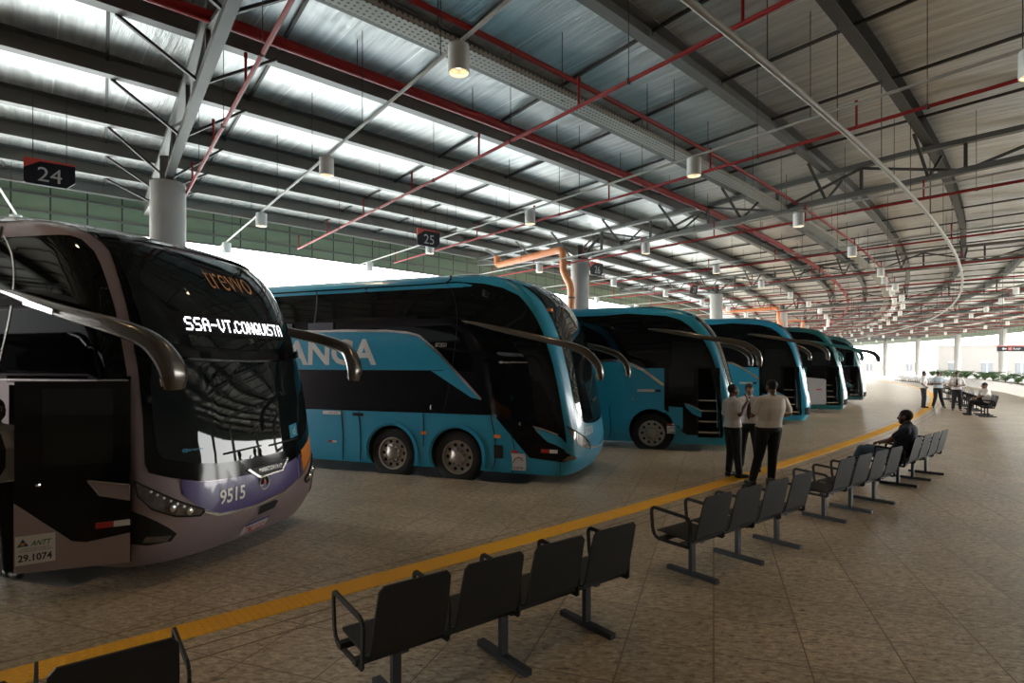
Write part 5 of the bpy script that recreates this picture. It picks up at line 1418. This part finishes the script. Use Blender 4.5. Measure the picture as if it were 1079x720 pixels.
# far group
person('distant man in white shirt and dark tie, leftmost of the far group, elbow out',(19.3,26.7,0),115,
  standing(elbowR=(.30,-.12,1.17),wristR=(.20,.05,1.02),elbowL=(-.25,.1,1.14),wristL=(-.12,.28,1.12),look=(0,1,-.2)),M_skin2,M_shirt,tie=True,vox=.012,scale=.98,group='far group of drivers')
person('distant man in a pale blue shirt looking down at his hands',(20.05,26.8,0),200,
  standing(elbowR=(.26,.06,1.16),wristR=(.08,.28,1.15),elbowL=(-.26,.06,1.16),wristL=(-.08,.28,1.15),handL=(.4,.8,.1),handR=(-.4,.8,.1),look=(.1,1,-.45),ankleL=(-.22,0,.085),ankleR=(.2,0,.085)),M_skin1,M_shirtb,vox=.012,scale=.98,group='far group of drivers')
person('distant man in white shirt and long dark tie standing before the far bench',(19.6,25.1,0),215,
  standing(elbowR=(.28,.02,1.16),wristR=(.14,.26,1.12),elbowL=(-.28,.02,1.16),wristL=(-.05,.26,1.10),look=(.1,1,-.4)),M_skin2,M_shirt,tie=True,vox=.012,scale=.98,group='far group of drivers')

# far benches follow the curve behind that group
FB=[(18.75,22.6),(20.55,25.35),(22.25,28.0),(23.95,30.7),(25.6,33.4)]
fb=[o for o in COL.objects if o.get('group')=='benches around the far group of men']
for i,p in enumerate(FB):
    if i<len(fb): o=fb[i]
    else: o=copy_tree(bench0)
    o.location=(p[0],p[1],0); o.rotation_euler=(0,0,R(90-32.8)+PI); o['group']='benches around the far group of men'
    o['label']=['slate bench seen end on, a man in a cream shirt seated on it','slate bench just behind the distant man with the long dark tie','slate bench two behind the one with the seated far man','slate bench three behind the one with the seated far man','last slate bench of the short far row, before the pale ones'][i]
hd=32.8; f_=Vector((math.sin(R(hd)),math.cos(R(hd)))); sp=Vector(FB[0])-f_*.27
person('distant man in a cream shirt seated on the end on bench',(sp.x,sp.y,0),hd-90,
  dict(hip=(0,.02,.52),waist=(0,-.03,.66),chest=(0,-.03,.84),sh=(0,-.03,1.02),head=(0,.03,1.20),
   kneeL=(-.12,.45,.55),kneeR=(.12,.45,.54),ankleL=(-.12,.50,.10),ankleR=(.12,.52,.10),
   elbowL=(-.25,.10,.80),elbowR=(.25,.10,.80),wristL=(-.10,.32,.70),wristR=(.08,.32,.69),look=(-.1,1,-.1)),M_skin1,M_shirtp,vox=.012,stand=0,group='far group of drivers')

# ------------------------------------------------------------------ planters, plants, background
pw=arc_sweep('planter_wall',[(4.6,0),(4.6,.70),(4.85,.70),(4.85,0)],-38.5,-19,.5,M_plantw); tag(pw,'long low white curved planter wall along the right of the platform','planter')
so=arc_sweep('soil',[(4.85,.30),(4.85,.58),(6.2,.58),(6.2,.30)],-38.5,-19,.5,M_soil,parent=pw)
arc_sweep('back_kerb',[(6.2,0),(6.2,.70),(6.4,.70),(6.4,0)],-38.5,-19,.5,M_plantw,parent=pw)
def make_palm(nf=16,L=1.1,seed=1):
    rnd=random.Random(seed); t=thing('potted_palm','x','plant')
    g=G(); g.tube([(0,0,0),(0,0,.18)],.06,8); g.obj('stem',M_stem,t)
    g=G()
    for i in range(nf):
        a=2*PI*i/nf+rnd.uniform(-.2,.2); el=rnd.uniform(.5,1.3); l=L*rnd.uniform(.75,1.1)
        P=[]; p=Vector((0,0,.15)); e=el
        for j in range(9):
            P.append(p.copy()); p+=Vector((math.cos(a)*math.cos(e),math.sin(a)*math.cos(e),math.sin(e)))*l/8; e-=.17
        g.tube(P,[.012-.001*j for j in range(9)],4)
        sd=Vector((-math.sin(a),math.cos(a),0))
        for j in range(1,9):
            for h in (0,.5):
                if j==8 and h: continue
                q=P[j] if not h else (P[j]+P[j+1 if j<8 else j])/2; dr=(P[j]-P[j-1]).normalized(); w=.24*math.sin(PI*(j+h)/9.5)+.05
                for s in (-1,1):
                    tip=q+sd*s*w+dr*w*.6+Vector((0,0,-.03)); b=dr*.016
                    g.add([q-b,q+b,q.lerp(tip,.6)+b*.8+Vector((0,0,.012)),tip,q.lerp(tip,.6)-b*.8],[(0,1,2,3,4)])
    g.obj('fronds',M_plant,t)
    return t
palms=[make_palm(18,1.2,1),make_palm(14,1.0,2),make_palm(20,1.35,3)]
PP=[(5.5,-36.6),(5.4,-35.4),(5.5,-34.1),(5.5,-32.2),(5.6,-30.7),(5.45,-29.6),(5.5,-28.6),(5.55,-27.7),(5.4,-26.6),(5.55,-25.8),(5.45,-25.0),(5.5,-24.2),(5.5,-23.3),(5.6,-22.2)]
PN=['at the right edge of the view','below the hanging direction sign','before the column behind the direction sign','behind the seated far man','behind the standing far man with a tie','left of the second right hand column','behind the far group of men','farther left along the planter']
for i,(n,ph) in enumerate(PP):
    o=palms[i] if i<3 else copy_tree(palms[i%3]); o.location=PT(n,ph,.56); o.rotation_euler=(0,0,i*1.3)
    o['label']='green feathery palm in the planter '+PN[min(i,7)]; o['group']='palms in the curved planter'
# railing behind the planter
rl=thing('glass_railing','thin metal railing with clear panels behind the planter','railing')
g=G()
for ph in np.arange(-37,-22,.55): p=PT(7.2,ph); g.tube([(p.x,p.y,0),(p.x,p.y,1.15)],.03,6)
g.obj('post',M_white,rl)
arc_sweep('handrail',[(7.17,1.12),(7.17,1.17),(7.23,1.17),(7.23,1.12)],-37,-22,.5,M_chrome,parent=rl)
# red hose stand pipe at the right column
p=PT(6.6,-31.6); t=thing('red_standpipe','thin red standpipe rising to the roof at the right','pipe',(p.x,p.y,0))
g=G(); g.tube([(0,0,0),(0,0,6.6)],.06,10); g.obj('pipe',M_red,t,True); g=G(); g.lathe([(.10,0),(.10,.12)],(0,0,1.2),'z',12); g.obj('valve',M_red,t)
# buildings beyond
def building(name,label,c,d,rz,m,wins,cols=8):
    t=thing(name,label,'building',(c[0],c[1],-.16),rz)
    g=G(); g.box((0,0,d[2]/2),d); g.obj('wall',m,t)
    g=G(); g.box((0,0,d[2]+.15),(d[0]+.4,d[1]+.4,.3)); g.obj('parapet',M_bwhite,t)
    for i in range(cols):
        x=-d[0]/2+d[0]*(i+.5)/cols; g=G(); g.box((x,-d[1]/2-.02,1.6),(1.6,.12,2.2)); w=g.obj('window',M_bwin,t)
        g=G(); g.box((x,-d[1]/2-.09,1.6),(.07,.05,2.2)); g.box((x,-d[1]/2-.09,2.75),(1.8,.1,.1)); g.obj('window_frame',M_bwhite,w)
    return t
building('terminal_building','long pale beige building beyond the right hand columns',(118,101,0),(70,14,6.0),R(-30),M_bldg,8,14)
building('low_wall_building','low pinkish wall far beyond the last bus',(112,190,0),(70,4,3.0),R(-12),M_pink,8,6)

# ------------------------------------------------------------------ light, world, camera
w=bpy.data.worlds.new('overcast'); bpy.context.scene.world=w; w.use_nodes=True
nt=w.node_tree; bg=nt.nodes['Background']
tc=nt.nodes.new('ShaderNodeTexCoord'); sp_=nt.nodes.new('ShaderNodeSeparateXYZ'); nt.links.new(tc.outputs['Generated'],sp_.inputs[0])
cr=nt.nodes.new('ShaderNodeValToRGB'); cr.color_ramp.elements[0].position=.45; cr.color_ramp.elements[0].color=(1.0,.95,.88,1); cr.color_ramp.elements[1].position=.75; cr.color_ramp.elements[1].color=(.80,.93,1.0,1)
mr=nt.nodes.new('ShaderNodeMapRange'); mr.inputs['From Min'].default_value=-1; nt.links.new(sp_.outputs['Z'],mr.inputs['Value']); nt.links.new(mr.outputs['Result'],cr.inputs[0])
nt.links.new(cr.outputs[0],bg.inputs['Color']); bg.inputs['Strength'].default_value=10.5
cam=bpy.data.cameras.new('camera'); cam.sensor_width=36; cam.lens=600/1079*36; cam.shift_y=25/1079; cam.clip_end=2000; cam.clip_start=.05
co=bpy.data.objects.new('camera',cam); COL.objects.link(co); co.location=(0,0,2.0); co.rotation_euler=(PI/2,0,0)
sc=bpy.context.scene; sc.camera=co
sc.view_settings.view_transform='Standard'; sc.view_settings.look='None'; sc.view_settings.gamma=1; sc.view_settings.exposure=0.85
sc.view_settings.use_curve_mapping=False
sc.cycles.use_denoising=True; sc.cycles.max_bounces=10; sc.cycles.diffuse_bounces=5; sc.cycles.sample_clamp_indirect=6
bpy.context.view_layer.update()
